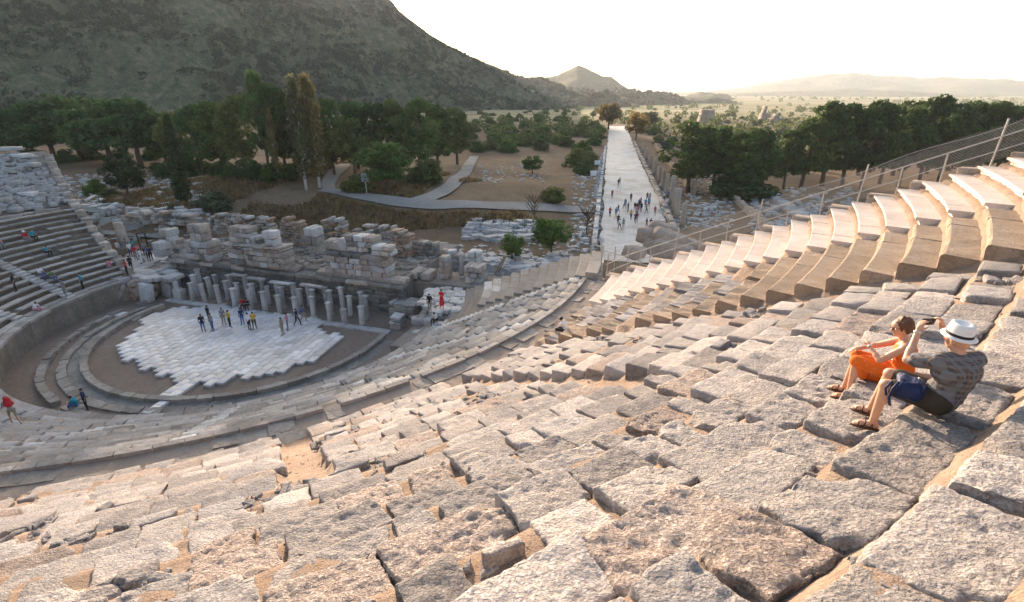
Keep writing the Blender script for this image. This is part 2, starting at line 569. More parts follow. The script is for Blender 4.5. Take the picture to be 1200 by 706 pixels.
# ---------------------------------------------------------------- ground sheet
def grid_sheet(xs, ys, zf):
    X, Y = np.meshgrid(xs, ys)
    Z = zf(X, Y)
    v = np.stack([X, Y, Z], -1).reshape(-1, 3)
    nx = len(xs)
    i = np.arange(len(ys) - 1)[:, None] * nx + np.arange(nx - 1)[None]
    f = np.stack([i, i + 1, i + nx + 1, i + nx], -1).reshape(-1, 4)
    return v, f
gx = np.concatenate([[-16000, -8000, -4000, -2000, -1200, -800], np.arange(-560, -170, 30), np.arange(-160, 160, 2.0), np.arange(170, 560, 30), [800, 1200, 2000, 4000, 8000, 16000]])
gy = np.concatenate([[-3000, -1000, -400, -150, -80], np.arange(-40, 230, 2.0), np.arange(240, 700, 20), [800, 1000, 1400, 2000, 3000, 5000, 8000, 12000, 18000]])
v, f = grid_sheet(gx, gy, ground_z)
tag(obj('ground', mesh_np('ground', v, f, M['ground'], True)), kind='structure')

# ---------------------------------------------------------------- mountain with its ridge towards the low sun
def sky_angle(px, py):
    d = ray(px, py)
    return math.atan2(d.x, d.y), math.atan2(d.z, math.hypot(d.x, d.y))
ridge_px = [(-2600, -60, 900), (-1400, -120, 850), (-700, -190, 800), (-300, -170, 780), (-50, -120, 780), (120, -75, 790), (260, -38, 800), (330, -25, 820), (365, -20, 830), (400, -15, 850), (440, -6, 880),
            (458, 0, 890), (470, 15, 900), (485, 26, 910), (502, 39, 920), (522, 51, 950), (545, 63, 990), (563, 71, 1040), (585, 80, 1120), (604, 88, 1200), (640, 98, 1300), (700, 108, 1400), (780, 115, 1450), (860, 124, 1500)]
raz = []; rel = []; rD = []
for px, py, D in ridge_px:
    if px < -100:                      # out of the picture: angle by column, height kept as a gentle crest
        az = math.atan((px - 600) / FOC * .98); el = math.atan((CAM_Z + 160 + py * -.35) / D)
    else:
        az, el = sky_angle(px, py)
    raz.append(az); rel.append(el); rD.append(D)
raz, rel, rD = map(np.array, (raz, rel, rD))
naz = 420
A_ = np.linspace(raz[0], raz[-1], naz)
El = np.interp(A_, raz, rel); Dd = np.interp(A_, raz, rD)
Zr = CAM_Z + Dd * np.tan(El)
foot = np.interp(A_, [raz[0], sky_angle(0, 100)[0], sky_angle(210, 100)[0], sky_angle(560, 100)[0], raz[-1]], [460, 560, 520, 690, 1150])
U = np.concatenate([np.linspace(0, 1, 44), np.linspace(1.06, 2.4, 14)])
rows_ = []
for u in U:
    if u <= 1:
        d = foot + (Dd - foot) * u
        z = -7 + (Zr + 7) * (u ** 1.25)
    else:
        d = Dd + (u - 1) * 500
        z = Zr * (1 - (u - 1) / 1.4) ** 1.3 if u < 2.4 else Zr * 0 - 8
    x = np.sin(A_) * d; y = np.cos(A_) * d
    q = np.stack([x, y, 0 * x], 1)
    amp = min(1, u * 3) * max(0, (1 - u)) * 3.0 if u <= 1 else (u - 1) * .6
    z = z + fbm(q * .012, 4, 31) * 40 * min(amp, 1) + fbm(q * .06, 3, 33) * 8 * min(amp, 1)
    if .96 < u < 1.1: z = z + fbm(q * .08, 3, 35) * 1.2
    rows_.append(np.stack([x, y, z], 1))
v = np.concatenate(rows_)
i = np.arange(len(U) - 1)[:, None] * naz + np.arange(naz - 1)[None]
f = np.stack([i, i + 1, i + naz + 1, i + naz], -1).reshape(-1, 4)
mt = obj('mountain', mesh_np('mountain', v, f, M['mountain'], True))
tag(mt, kind='structure')
MT_ROWS = np.stack(rows_[:44])        # front face samples for the scrub

def hill(name, pts, D, mat, width, seed, noise_amp):
    """ridge seen far away: list of (px, py) of the crest"""
    az = np.array([sky_angle(*p)[0] for p in pts]); el = np.array([sky_angle(*p)[1] for p in pts])
    n = 160
    a = np.linspace(az[0], az[-1], n)
    e = np.interp(a, az, el)
    rows = []
    us = np.linspace(-1, 1, 25)
    for u in us:
        d = D + u * width
        zr = CAM_Z + D * np.tan(e)
        k = (1 - abs(u)) ** 1.1
        x = np.sin(a) * d; y = np.cos(a) * d
        z = -9 + (zr + 9) * k
        q = np.stack([x, y, 0 * x], 1)
        z = z + fbm(q * (6.0 / width), 4, seed) * noise_amp * min(1, 2.5 * abs(u)) * (1 - abs(u)) + fbm(q * (30 / width), 3, seed + 5) * noise_amp * .1 * (1 - abs(u))
        rows.append(np.stack([x, y, z], 1))
    v = np.concatenate(rows)
    i = np.arange(len(us) - 1)[:, None] * n + np.arange(n - 1)[None]
    f = np.stack([i, i + 1, i + n + 1, i + n], -1).reshape(-1, 4)
    return tag(obj(name, mesh_np(name, v, f, mat, True)), kind='structure')
hill('hill', [(540, 113), (575, 104), (604, 93), (621, 90), (640, 91), (651, 89), (664, 83), (677, 76.5), (684, 79), (696, 85), (706, 90), (716, 89.5), (726, 98), (740, 106), (767, 113)], 1900, M['mountain'], 420, 51, 30)
hill('distant_mountains', [(760, 112), (830, 108), (880, 101), (930, 92), (960, 88), (1000, 85), (1030, 89), (1080, 91), (1130, 91), (1200, 94), (1300, 93), (1450, 97), (1700, 105)], 5400, M['far_hill'], 1500, 61, 120)
hill('distant_mountain_spur', [(820, 113), (880, 109), (940, 107), (1000, 104), (1060, 107), (1120, 111), (1170, 113)], 3700, M['far_hill'], 600, 71, 40)

# ---------------------------------------------------------------- roads and paths (strips lying on the ground)
def strip(name, pts, widths, mat, lift=.05, step=1.5, nacross=5):
    P2 = [Vector((p[0], p[1])) for p in pts]
    L = [0]
    for a, b in zip(P2, P2[1:]): L.append(L[-1] + (b - a).length)
    n = max(2, int(L[-1] / step))
    d = np.linspace(0, L[-1], n)
    x = np.interp(d, L, [p.x for p in P2]); y = np.interp(d, L, [p.y for p in P2]); w = np.interp(d, L, widths)
    for _ in range(4):
        x[1:-1] = (x[:-2] + 2 * x[1:-1] + x[2:]) / 4; y[1:-1] = (y[:-2] + 2 * y[1:-1] + y[2:]) / 4
    tx = np.gradient(x); ty = np.gradient(y); l = np.hypot(tx, ty)
    nx_, ny_ = -ty / l, tx / l
    vs_ = []
    for k in np.linspace(-.5, .5, nacross):
        wob = w * (k + .06 * (abs(k) > .4) * vnoise(np.stack([x * .3, y * .3, 0 * x + k * 9], 1), 8))
        X, Y = x + nx_ * wob, y + ny_ * wob
        vs_.append(np.stack([X, Y, ground_z(X, Y) + lift], 1))
    v = np.stack(vs_, 1).reshape(-1, 3)
    i = np.arange(n - 1)[:, None] * nacross + np.arange(nacross - 1)[None]
    f = np.stack([i, i + nacross, i + nacross + 1, i + 1], -1).reshape(-1, 4)
    return tag(obj(name, mesh_np(name, v, f, mat, True)), kind='structure')
track_pts = [at(x, y) for x, y in ((380, 224), (425, 231), (470, 238), (520, 242), (570, 243.5), (620, 243.5), (690, 247))]
strip('gravel_track', track_pts, [3.0] * 4 + [3.4] * 3, M['track'], .22)
strip('gravel_track_branch', [at(x, y) for x, y in ((488, 240), (510, 231), (532, 217), (545, 203), (551, 192), (556, 184))], [4.5, 3.6, 3, 3, 3, 3], M['track'], .24)
strip('footpath', [at(x, y) for x, y in ((385, 223), (384, 214), (390, 205), (402, 196), (418, 190))], [2.2] * 5, M['track'], .09)
strip('road', [at(x, y) for x, y in ((-60, 136), (10, 127), (90, 124), (160, 129), (225, 132))], [9] * 5, M['track'], .3, 6)
# marble street towards the plain
ST_A = Vector((16.5, 66.0)); ST_D = Vector((10.7, 61.0)).normalized(); ST_N = Vector((ST_D.y, -ST_D.x)); ST_W = 10.4
def street_pt(d, off=0.0, z=None):
    p_ = ST_A + ST_D * d + ST_N * off
    return Vector((p_.x, p_.y, float(ground_z(p_.x, p_.y)) if z is None else z))
strip('marble_street', [street_pt(d) for d in (-4, 60, 130, 200, 290)], [ST_W] * 5, M['street'], .12, 2.5, 7)
strip('parodos_road', [at(x, y) for x, y in ((108, 271), (140, 272), (170, 274), (200, 276))], [3.5] * 4, M['track'], .2)

# ---------------------------------------------------------------- haze
hv = np.array([(x, y, z) for z in (-14, 345) for y in (-150, 12500) for x in (-8500, 10500)], float)
hf = [(0, 2, 3, 1), (4, 5, 7, 6), (0, 1, 5, 4), (2, 6, 7, 3), (0, 4, 6, 2), (1, 3, 7, 5)]
hm = bpy.data.materials.new('evening haze')
hm.use_nodes = True
hm.node_tree.nodes.clear()
ho = hm.node_tree.nodes.new('ShaderNodeOutputMaterial')
hp = hm.node_tree.nodes.new('ShaderNodeVolumePrincipled')
hp.inputs['Color'].default_value = (.86, .93, 1.0, 1)
hp.inputs['Density'].default_value = HAZE_DENSITY = 0.00011
hp.inputs['Anisotropy'].default_value = .15
hm.node_tree.links.new(hp.outputs[0], ho.inputs['Volume'])
tag(obj('haze', mesh_np('haze', hv, hf, hm)), kind='stuff')
# ---------------------------------------------------------------- the seating bowl
def polar_sheet(name, rs, phis, zf, mat, parent=None, keep=None):
    RR, PH = np.meshgrid(rs, np.radians(phis))
    S = RR * np.sin(PH); TT = -RR * np.cos(PH)
    X = C0[0] + S * NX[0] + TT * AX[0]; Y = C0[1] + S * NX[1] + TT * AX[1]
    Z = zf(RR, np.degrees(PH), X, Y)
    v = np.stack([X, Y, Z], -1).reshape(-1, 3)
    n = len(rs)
    i = np.arange(len(phis) - 1)[:, None] * n + np.arange(n - 1)[None]
    f = np.stack([i, i + 1, i + n + 1, i + n], -1).reshape(-1, 4)
    if keep is not None:
        k = keep(RR, np.degrees(PH))
        kk = (k[:-1, :-1] & k[1:, :-1] & k[:-1, 1:] & k[1:, 1:]).ravel()
        f = f[kk]
    return obj(name, mesh_np(name, v, f, mat, True), parent)

def sweep(profile, phi0, phi1, nseg, jit=0.0, seed=0):
    """closed (r,z) outline swept round the theatre centre; returns verts relative to their centre, faces, centre"""
    r_ = np.random.default_rng(abs(seed))
    k = len(profile)
    V = []
    for ph in np.linspace(phi0, phi1, nseg + 1):
        for (r, z) in profile:
            V.append(pol(r + (r_.uniform(-jit, jit) if jit else 0), ph + (r_.uniform(-jit, jit) * 60 / r if jit else 0), z + (r_.uniform(-jit, jit) if jit else 0)))
    V = np.array([tuple(q) for q in V])
    F = []
    for a in range(nseg):
        for b in range(k):
            b2 = (b + 1) % k
            F.append((a * k + b, (a + 1) * k + b, (a + 1) * k + b2, a * k + b2))
    F.append(tuple(range(k)))
    F.append(tuple(reversed(range(nseg * k, nseg * k + k))))
    c = V.mean(0)
    return V - c, F, c
def sweep_obj(name, profile, phi0, phi1, nseg, mat, parent, jit=0.0, seed=0, smooth=False):
    V, F, c = sweep(profile, phi0, phi1, nseg, jit, seed)
    me = mesh_np(name, V, F, mat)
    bm = bmesh.new(); bm.from_mesh(me)
    bmesh.ops.recalc_face_normals(bm, faces=bm.faces); bm.to_mesh(me); bm.free()
    return obj(name, me, parent, c)

def step_height(r, r0, dr, dz, z0, soft=.3):
    q = (r - r0) / dr
    j = np.floor(q); fr = q - j
    return z0 + dz * (j + sstep(1 - soft, 1.0, fr))

def low_end(r): return 110.8 - 1.25 * (r - 23)        # right end of the lower tier
def low_left(r): return -98.6 - .33 * (r - 18)
# --- upper tier: earth bed, then the blocks
upper = thing('upper_seating', 'sunlit upper tier of worn limestone seat blocks filling the foreground slope', 'seating', pol(42, 46, zc(42)))
def local(o):                        # parent without moving
    o.location = Vector(o.location) - o.parent.location
    return o
def up_soil(r, ph, X, Y):
    base = .6 * step_height(r, RDO, UP_DR, UP_DZ, up_z(0), .25) + .4 * (8.2 + (r - 31.6) * .52)
    ramp_ = 8.2 + (r - 31.6) * .52 - .2
    ais = np.zeros_like(r)
    for e, w, rmax in AISLES:
        ed = e(r)
        ais = np.maximum(ais, sstep(ed - w - .25, ed - w, ph) * (1 - sstep(ed, ed + .25, ph)) * (r < rmax))
    z = np.where(r < RDO - .1, 7.95, base * (1 - ais) + ramp_ * ais)
    q = np.stack([X, Y, 0 * X], -1)
    z = z - .085 + .05 * fbm(q * .9, 4, 41) + .06 * fbm(q * 4.2, 4, 43)
    return z
local(polar_sheet('earth_bed', np.arange(31.0, 52, .4), np.arange(-108, 14.1, .8), up_soil, M['tier_soil'], upper, keep=lambda r, ph: ((ph > -55) | (r < 41.5 + 6 * sstep(-95, -60, ph))) & (ph > low_left(r) - 1)))
bed = polar_sheet('soil_bed', np.concatenate([np.arange(31.0, 52, .1), np.arange(52, 64, 1.0)]), np.arange(13.2, 89.1, .3), up_soil, M['soil'], upper,
                  keep=lambda r, ph: (ph < edge_whiteR(r) + .6) & ((ph > -55) | (r < 41.5 + 6 * sstep(-95, -60, ph))) & (ph > low_left(r) - 1))
local(bed)
CAMP = np.array([0, 0, CAM_Z])
cands = []
bs = 0
SEATS = [at(1098, 478, up_z(20)), at(1053, 448, up_z(19)), at(1040, 490, up_z(19)), at(1000, 460, up_z(18))]
for j in range(0, UP_N):
    r0 = RDO + UP_DR * j
    rm = r0 + .4
    z = up_z(j)
    ph = 16.0
    lim = edge_brown(rm) - 1.6 if j >= 0 else 66
    if rm > 50.3: lim = min(lim, 64)
    while ph < lim:
        Lb = random.choice((.55, .7, .85, .95, 1.05, 1.2, 1.45)) * random.uniform(.88, 1.12)
        dphi = math.degrees(Lb / rm)
        gap = math.degrees(random.choice((.02, .03, .045, .06, .09, .14)) / rm)
        mid = ph + dphi / 2
        if j >= 0 and (in_aisle(rm, mid) or in_aisle(rm, ph + .15) or in_aisle(rm, ph + dphi - .15)):
            # shorten up to the aisle, then jump over it
            for e, w, rmax in AISLES:
                lo, hi = e(rm) - w, e(rm)
                if rm < rmax and ph < hi and ph + dphi > lo:
                    if lo - ph > .55:
                        cands.append((j, rm, z, ph, lo - .04, 0))
                    ph = hi + .04
                    break
            continue
        if ph + dphi > lim: dphi = lim - ph
        if dphi < .4: break
        q = random.random()
        mis = .07 if rm > 42 else .16
        if any((pol(rm, mid, z) - q_).length < 1.3 for q_ in SEATS): q = 0
        kind = 0 if q < .80 - mis * .4 else (1 if q < 1 - mis else 2)     # sound, conglomerate / eroded, missing
        cands.append((j, rm, z, ph, ph + dphi, kind))
        ph += dphi + gap
scored = []
for k, (j, rm, z, a, b, kind) in enumerate(cands):
    mid = (a + b) / 2
    p_ = pol(rm, mid, z)
    dist = (Vector(p_) - Vector(CAMP)).length
    dd = depth(p_)
    px = 600 + FOC * p_.x / dd if dd > .3 else 9999
    vis = -250 < px < 1450 and dd > .3
    scored.append((dist if vis else dist + 1000, k))
scored.sort()
near_rank = {k: n for n, (_, k) in enumerate(scored)}
rest = Pile(); rest2 = Pile(); missing = []
def set_block(V, rm, mid, z, lean=(0, 0)):
    """local x along the row (increasing angle), local y outwards"""
    ph = R(mid)
    ex = NX * math.cos(ph) + AX * math.sin(ph)          # d/dphi
    ey = NX * math.sin(ph) - AX * math.cos(ph)          # outwards
    cz = V[:, 2] + V[:, 0] * lean[0] + V[:, 1] * lean[1]
    return np.stack([V[:, 0] * ex[0] + V[:, 1] * ey[0], V[:, 0] * ex[1] + V[:, 1] * ey[1], cz], 1)
for k, (j, rm, z, a, b, kind) in enumerate(cands):
    if kind == 2: missing.append((rm, a, b, z))
    if kind == 2 and near_rank[k] > 4: 
        if random.random() < .6:                        # a broken stump where a block is gone
            L = (b - a) * math.pi / 180 * rm * random.uniform(.35, .6); D = random.uniform(.25, .42)
        else: continue
    else:
        L = (b - a) * math.pi / 180 * rm; D = random.uniform(.62, .79)
    mid = (a + b) / 2
    dist = scored[near_rank[k]][0]
    rank = near_rank[k]
    dz = random.uniform(-.07, .07) + (.02 if kind == 1 else 0) - (.05 if kind == 2 else 0)
    lean = (random.gauss(0, .02), random.gauss(.15, .05))
    if any((pol(rm, mid, z) - q_).length < 1.1 for q_ in SEATS): dz, lean = 0.0, (0, .10)
    if dist < 9: nres, fine = (max(12, int(L / .032)), max(10, int(D / .032)), 9), .016
    elif dist < 14: nres, fine = (max(9, int(L / .055)), max(8, int(D / .055)), 7), .016
    elif dist < 24: nres, fine = (max(7, int(L / .12)), 8, 6), 0
    else: nres, fine = (4, 4, 4), 0
    rough = .034 if kind == 1 else random.uniform(.016, .03)
    if kind == 1: fine *= 1.25
    V, F = block(L, D, .50, nres, random.uniform(.03, .06), k + 1, rough, .065, fine)
    if nres[0] > 8 and random.random() < .6:            # a broken corner or edge
        for _ in range(random.choice((1, 1, 2))):
            cxy = np.array([random.choice((-1, 1)) * L / 2, random.choice((-1, 1)) * D / 2])
            rad = random.uniform(.10, .26)
            dd_ = np.hypot(V[:, 0] - cxy[0], (V[:, 1] - cxy[1]) * random.uniform(.7, 1.4)) + .07 * fbm(V * 7 + k, 3, 2)
            cut = np.clip(1 - dd_ / rad, 0, 1)
            V[:, 2] -= np.minimum(cut * 1.5, 1) * random.uniform(.07, .2) * (V[:, 2] > -.35)
            V[:, :2] -= np.sign(cxy) * (cut * .05)[:, None]
    cr = r0s = RDO + UP_DR * j + D / 2 - .02
    V = set_block(V, cr, mid, z, lean)
    cpt = np.array(pol(cr, mid, z + dz))
    mat = M['conglomerate'] if kind == 1 else M['limestone']
    if rank < 300 and dist < 900:
        o = obj('seat_block', mesh_np('seat_block', V, F, mat, True), upper, cpt)
        local(o)
    else:
        (rest2 if kind == 1 else rest).add(V + cpt - np.array(upper.location), F)
for p_, m_ in ((rest, M['limestone']), (rest2, M['conglomerate'])):
    o = obj('seat_blocks_beyond', p_.mesh('seat_blocks_beyond', m_, True), upper)
    o['kind'] = 'stuff'
# loose stones and grit in the joints
grit = Pile()
for k in range(5200):
    rr_ = random.uniform(33, 50.2); ph = random.uniform(24, 66)
    if k % 2 and missing:
        m0 = missing[random.randrange(len(missing))]
        rr_ = m0[0] + random.uniform(-.36, .36); ph = random.uniform(m0[1], m0[2])
    p_ = pol(rr_, ph)
    d_ = math.hypot(p_.x, p_.y)
    if d_ > 16 and random.random() < .6: continue
    s_ = random.choice((.02, .03, .045, .07, .11, .18) if k % 2 else (.015, .02, .03, .045)) * random.uniform(.7, 1.3)
    V, F = block(s_ * random.uniform(1, 1.7), s_, s_ * .8, (4, 4, 4), s_ * .25, k, .0, .3)
    zz = float(up_soil(np.array([[rr_]]), np.array([[ph]]), np.array([[p_.x]]), np.array([[p_.y]]))[0, 0])
    a_ = random.uniform(0, 6.3); ca, sa = math.cos(a_), math.sin(a_)
    V = np.stack([V[:, 0] * ca - V[:, 1] * sa, V[:, 0] * sa + V[:, 1] * ca, V[:, 2]], 1)
    grit.add(V + np.array([p_.x, p_.y, zz + s_ * .45]) - np.array(upper.location), F)
o = obj('loose_stones', grit.mesh('loose_stones', M['limestone'], False), upper); o['kind'] = 'stuff'

# --- brown restored wedge
brown = thing('brown_seating', 'wedge of brown restored stone seats between the aisle and the white marble seats', 'seating', pol(42, 71, zc(42)))
def rounded_profile(r0, r1, z0, z1, rr=.07):
    return [(r0 + .03, z0), (r0 - .01, z1 - rr * 1.8), (r0 + rr * .25, z1 - rr * .5), (r0 + rr, z1), (r1, z1 - .015), (r1, z0)]
for j in range(0, 24):
    r0 = RDO + UP_DR * j; z = up_z(j); rm = r0 + .4
    a = edge_brown(rm) + .1; e = edge_whiteL(rm) - (.9 if j > 4 else .4)
    ph = a; first = True
    while ph < e - .5:
        w = random.uniform(1.5, 3.0) if j < 12 else random.uniform(3.5, 6)
        b = min(e, ph + w)
        if e - b < 1.0: b = e
        up_ = .10 if j >= 12 else random.uniform(-.08, .06)
        if j < 12 and random.random() < .14: ph = b; continue
        o = sweep_obj('seat_block', rounded_profile(r0 - .05, r0 + .74, z - .42, z + up_), ph + .03, b - .03, 5, M['brown_seat'] if j > 11 or random.random() < .5 else M['limestone'], brown, .012 if j > 11 else .03, j * 31 + int(ph))
        local(o)
        ph = b
# --- white restored wedge
white = thing('white_marble_seating', 'wedge of pale restored marble seats stepping up along the railing', 'seating', pol(42, 80, zc(42)))
def nosing(r0, z0, z1, r1):
    return [(r0 + .12, z0), (r0 + .14, z0 + (z1 - z0) * .45), (r0 + .08, z1 - .13), (r0 - .02, z1 - .10), (r0 - .03, z1 - .01), (r0, z1), (r1, z1 - .01), (r1, z0)]
for j in range(0, 24):
    r0 = RDO + UP_DR * j + .02; z = up_z(j) + .16; rm = r0 + .4
    a = edge_whiteL(rm) + random.uniform(-.25, .35); e = edge_whiteR(rm)
    ph = a
    while ph < e - .05:
        b = min(e, ph + random.uniform(1.3, 2.6))
        if e - b < .8: b = e
        o = sweep_obj('seat_slab', nosing(r0, z - .40 - UP_DZ * .0, z + random.uniform(-.006, .006), r0 + .90), ph + .012, b - .012, 3, M['white_seat'], white, .003, j * 17 + int(ph * 3))
        local(o)
        ph = b
# foot stones under the marble seats' free ends
for j in range(0, 24):
    r0 = RDO + UP_DR * j; z = up_z(j) - .1; rm = r0 + .4
    e = edge_whiteL(rm)
    V, F = block(.5, .6, .35, (4, 4, 4), .05, j + 900, .02, .08)
    o = obj('foot_stone', mesh_np('foot_stone', set_block(V, rm, e - .45, z), F, M['brown_seat'], True), white, np.array(pol(rm, e - .45, z - .08)))
    local(o)

# --- wall that carries the right end of the upper tier
analemma = thing('end_retaining_wall', 'tall stone retaining wall below the railing at the end of the white seats', 'wall', pol(41, 86, 0))
for k in range(14):
    ra = RDO - .5 + k * 1.45; rb = ra + 1.45
    pa, pb = pol(ra, edge_whiteR(ra) + .1), pol(rb, edge_whiteR(rb) + .1)
    d = (pb - pa); L = d.length; d.normalize()
    nrm = Vector((-d.y, d.x, 0))
    top = float(zc((ra + rb) / 2)) + .1
    zz = 0
    q = 0
    while zz < top - .1:
        h = min(.9, top - zz)
        V, F = block(L - .02, .8, h - .015, (4, 4, 4), .04, k * 40 + q, .02, .02)
        ang = math.atan2(d.y, d.x); ca, sa = math.cos(ang), math.sin(ang)
        V = np.stack([V[:, 0] * ca - V[:, 1] * sa, V[:, 0] * sa + V[:, 1] * ca, V[:, 2]], 1)
        m_ = (pa + pb) / 2 + nrm * .42
        local(obj('wall_block', mesh_np('wall_block', V, F, M['rock'], True), analemma, (m_.x, m_.y, zz + h)))
        zz += h; q += 1

# --- gangway between the tiers
gang = thing('gangway', 'curved paved gangway between the shaded lower tier and the sunlit upper tier', 'walkway', pol(30.8, 45, 8))
ph = -100.0; k = 0
while ph < 89:
    w = random.uniform(1.2, 2.6)
    for ra_, rb_ in ((RDI + .18, RDI + .9), (RDI + .92, RDO - .3)):
        if random.random() < .42:
            sh_ = random.uniform(-.4, .4)
            local(sweep_obj('paving_slab', [(ra_, 7.6), (ra_, 7.93 + random.uniform(-.03, .03)), (rb_, 7.94 + random.uniform(-.03, .03)), (rb_, 7.6)], ph + .05 + sh_, ph + w - .05 + sh_, 2, M['kerb'], gang, .03, k + int(ra_ * 10)))
    if random.random() < .85:
        local(sweep_obj('edge_kerb', [(RDI - .12, 7.5), (RDI - .12, 8.04), (RDI + .16, 8.05), (RDI + .16, 7.5)], ph + .04, ph + w - .04, 3, M['tier_stone'], gang, .008, k + 500))
    ph += w; k += 1

local(polar_sheet('walkway_earth', np.arange(RDI - .1, RDO + .3, .2), np.arange(-100, 89, .5), lambda r, ph, X, Y: 7.9 + .05 * fbm(np.stack([X, Y, 0 * X], -1) * 1.3, 3, 9), M['walk_earth'], gang))
# --- lower tier
lower = thing('lower_seating', 'shaded lower tier of grey seat blocks curving round the orchestra', 'seating', pol(24, 20, 5))
def low_soil(r, ph, X, Y):
    base = step_height(r, R0, LOW_DR, LOW_DZ, 2.0 + LOW_DZ * .5, .3)
    rampz = 2 + (r - R0) * .49 - .05
    ais = np.zeros_like(r)
    for a in LOW_AISLES:
        w = np.degrees(.5 / r)
        ais = np.maximum(ais, sstep(-w - .2, -w, ph - a) * (1 - sstep(w, w + .2, ph - a)))
    z = base * (1 - ais) + rampz * ais
    q = np.stack([X, Y, 0 * X], -1)
    z = z - .12 + .05 * fbm(q * .8, 3, 45)
    z = z - .42 * (ph < -43.5)
    return np.where(r < R0 + .1, 1.6, np.minimum(z, 7.9))
local(polar_sheet('earth_bed', np.arange(17.85, 30.2, .16), np.arange(-105, 119, .5), low_soil, M['tier_soil'], lower,
                  keep=lambda r, ph: (ph < low_end(r)) & (ph > low_left(r) - 1)))
lc = []
for i_ in range(LOW_N):
    r0 = R0 + LOW_DR * i_; rm = r0 + .4; z = low_z(i_)
    ph = low_left(rm)
    end = 90.2
    while ph < end:
        L = random.choice((.8, 1.0, 1.2, 1.5, 1.8)) * random.uniform(.9, 1.1)
        dphi = math.degrees(L / rm)
        mid = ph + dphi / 2
        w = math.degrees(.5 / rm)
        hit = None
        for a in LOW_AISLES:
            if ph < a + w and ph + dphi > a - w: hit = a
        if hit is not None:
            if hit - w - ph > math.degrees(.3 / rm): lc.append((i_, rm, z, ph, hit - w - .02))
            ph = hit + w + .02
            continue
        lc.append((i_, rm, z, ph, min(ph + dphi, end)))
        ph += dphi + math.degrees(random.choice((.01, .02, .04)) / rm)
def cam_dist(p_): return (Vector(p_) - Vector(CAMP)).length
lc = [q_ for q_ in lc if q_[4] > -44]
order = sorted(range(len(lc)), key=lambda k: cam_dist(pol(lc[k][1], (lc[k][3] + lc[k][4]) / 2, lc[k][2])) + (500 if lc[k][3] < -88 else 0))
lrank = {k: n for n, k in enumerate(order)}
lrest = Pile()
low_stone_left = Pile()
for k, (i_, rm, z, a, b) in enumerate(lc):
    miss = random.random()
    if miss < (.10 if a > -40 else .04): continue
    L = (b - a) * math.pi / 180 * rm; D = random.uniform(.6, .78); mid = (a + b) / 2
    rough = .03 if a > -45 else .015
    V, F = block(L, D, .42, (5, 4, 4) if lrank[k] < 300 else (4, 4, 4), random.uniform(.03, .06), k + 5000, rough, .05)
    cr = R0 + LOW_DR * i_ + D / 2
    V = set_block(V, cr, mid, z, (random.gauss(0, .015), random.gauss(-.02, .02)))
    cpt = np.array(pol(cr, mid, z + random.uniform(-.06, .05)))
    if lrank[k] < 300:
        local(obj('seat_block', mesh_np('seat_block', V, F, M['tier_stone'], True), lower, cpt))
    else:
        lrest.add(V + cpt - np.array(lower.location), F)
o = obj('seat_blocks_beyond', lrest.mesh('seat_blocks_beyond', M['tier_stone'], True), lower); o['kind'] = 'stuff'
# left wing: overhanging pale seat slabs on risers darkened by stain and painted recess shade
for i_ in range(LOW_N):
    r0 = R0 + LOW_DR * i_; rm = r0 + .4; z = low_z(i_)
    lo = low_left(rm); w_ = math.degrees(.5 / rm)
    cuts = [lo] + [x for a in sorted(LOW_AISLES) if lo < a < -44 for x in (a - w_, a + w_)] + [-44.0]
    for a, b in zip(cuts[::2], cuts[1::2]):
        if b - a < .8: continue
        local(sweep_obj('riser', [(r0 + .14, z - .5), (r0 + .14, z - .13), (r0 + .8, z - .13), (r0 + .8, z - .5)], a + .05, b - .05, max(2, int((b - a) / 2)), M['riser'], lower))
        ph = a
        while ph < b - .1:
            e = min(b, ph + math.degrees(random.uniform(1.1, 2.6) / rm))
            if b - e < 1.2: e = b
            if random.random() > .07:
                h_ = random.uniform(-.025, .025)
                local(sweep_obj('seat_slab', [(r0 + .03, z - .127), (r0, z - .05 + h_), (r0 + .05, z + .02 + h_), (r0 + .62, z + .01 + h_), (r0 + .62, z - .127)], ph + .06, e - .06, 3, M['tier_stone'], lower, .02, i_ * 91 + int(ph * 5)))
            ph = e
# low treads of the stairs
for a in LOW_AISLES:
    for q in range(LOW_N * 2):
        rr_ = R0 + q * LOW_DR / 2; zz = 2.0 + (rr_ + .2 - R0) * .49
        if random.random() < (.05 if abs(a) > 60 else .3): continue
        if a > -50 and a < 90 and q % 2: continue
        V, F = block(.92, .36, .26, (4, 4, 4), .03, q + int(a * 7) + 3000, .012, .03)
        local(obj('stair_tread', mesh_np('stair_tread', set_block(V, rr_ + .2, a, zz), F, M['marble'], True), lower, np.array(pol(rr_ + .2, a, zz + .06))))
# --- grey restored wedge at the right end of the lower tier
wedge = thing('grey_restored_seating', 'smooth grey brown restored seat wedge at the right end of the lower tier', 'seating', pol(26, 100, 5))
for i_ in range(4, LOW_N + 1):
    r0 = R0 + LOW_DR * i_; rm = r0 + .4; z = low_z(i_)
    a = 91.0 + 5.6 * (30 - rm) / 8; e = low_end(rm) - .6
    ph = a
    while ph < e - .1:
        b = min(e, ph + random.uniform(3.5, 6.5))
        if e - b < 2: b = e
        local(sweep_obj('seat_block', rounded_profile(r0 - .03, r0 + .80, z - .5, z + .05, .05), ph + .03, b - .03, 4, M['grey_seat'] if i_ > 5 or ph < a + 3 else M['marble'], wedge, .008, i_ * 13 + int(ph)))
        ph = b
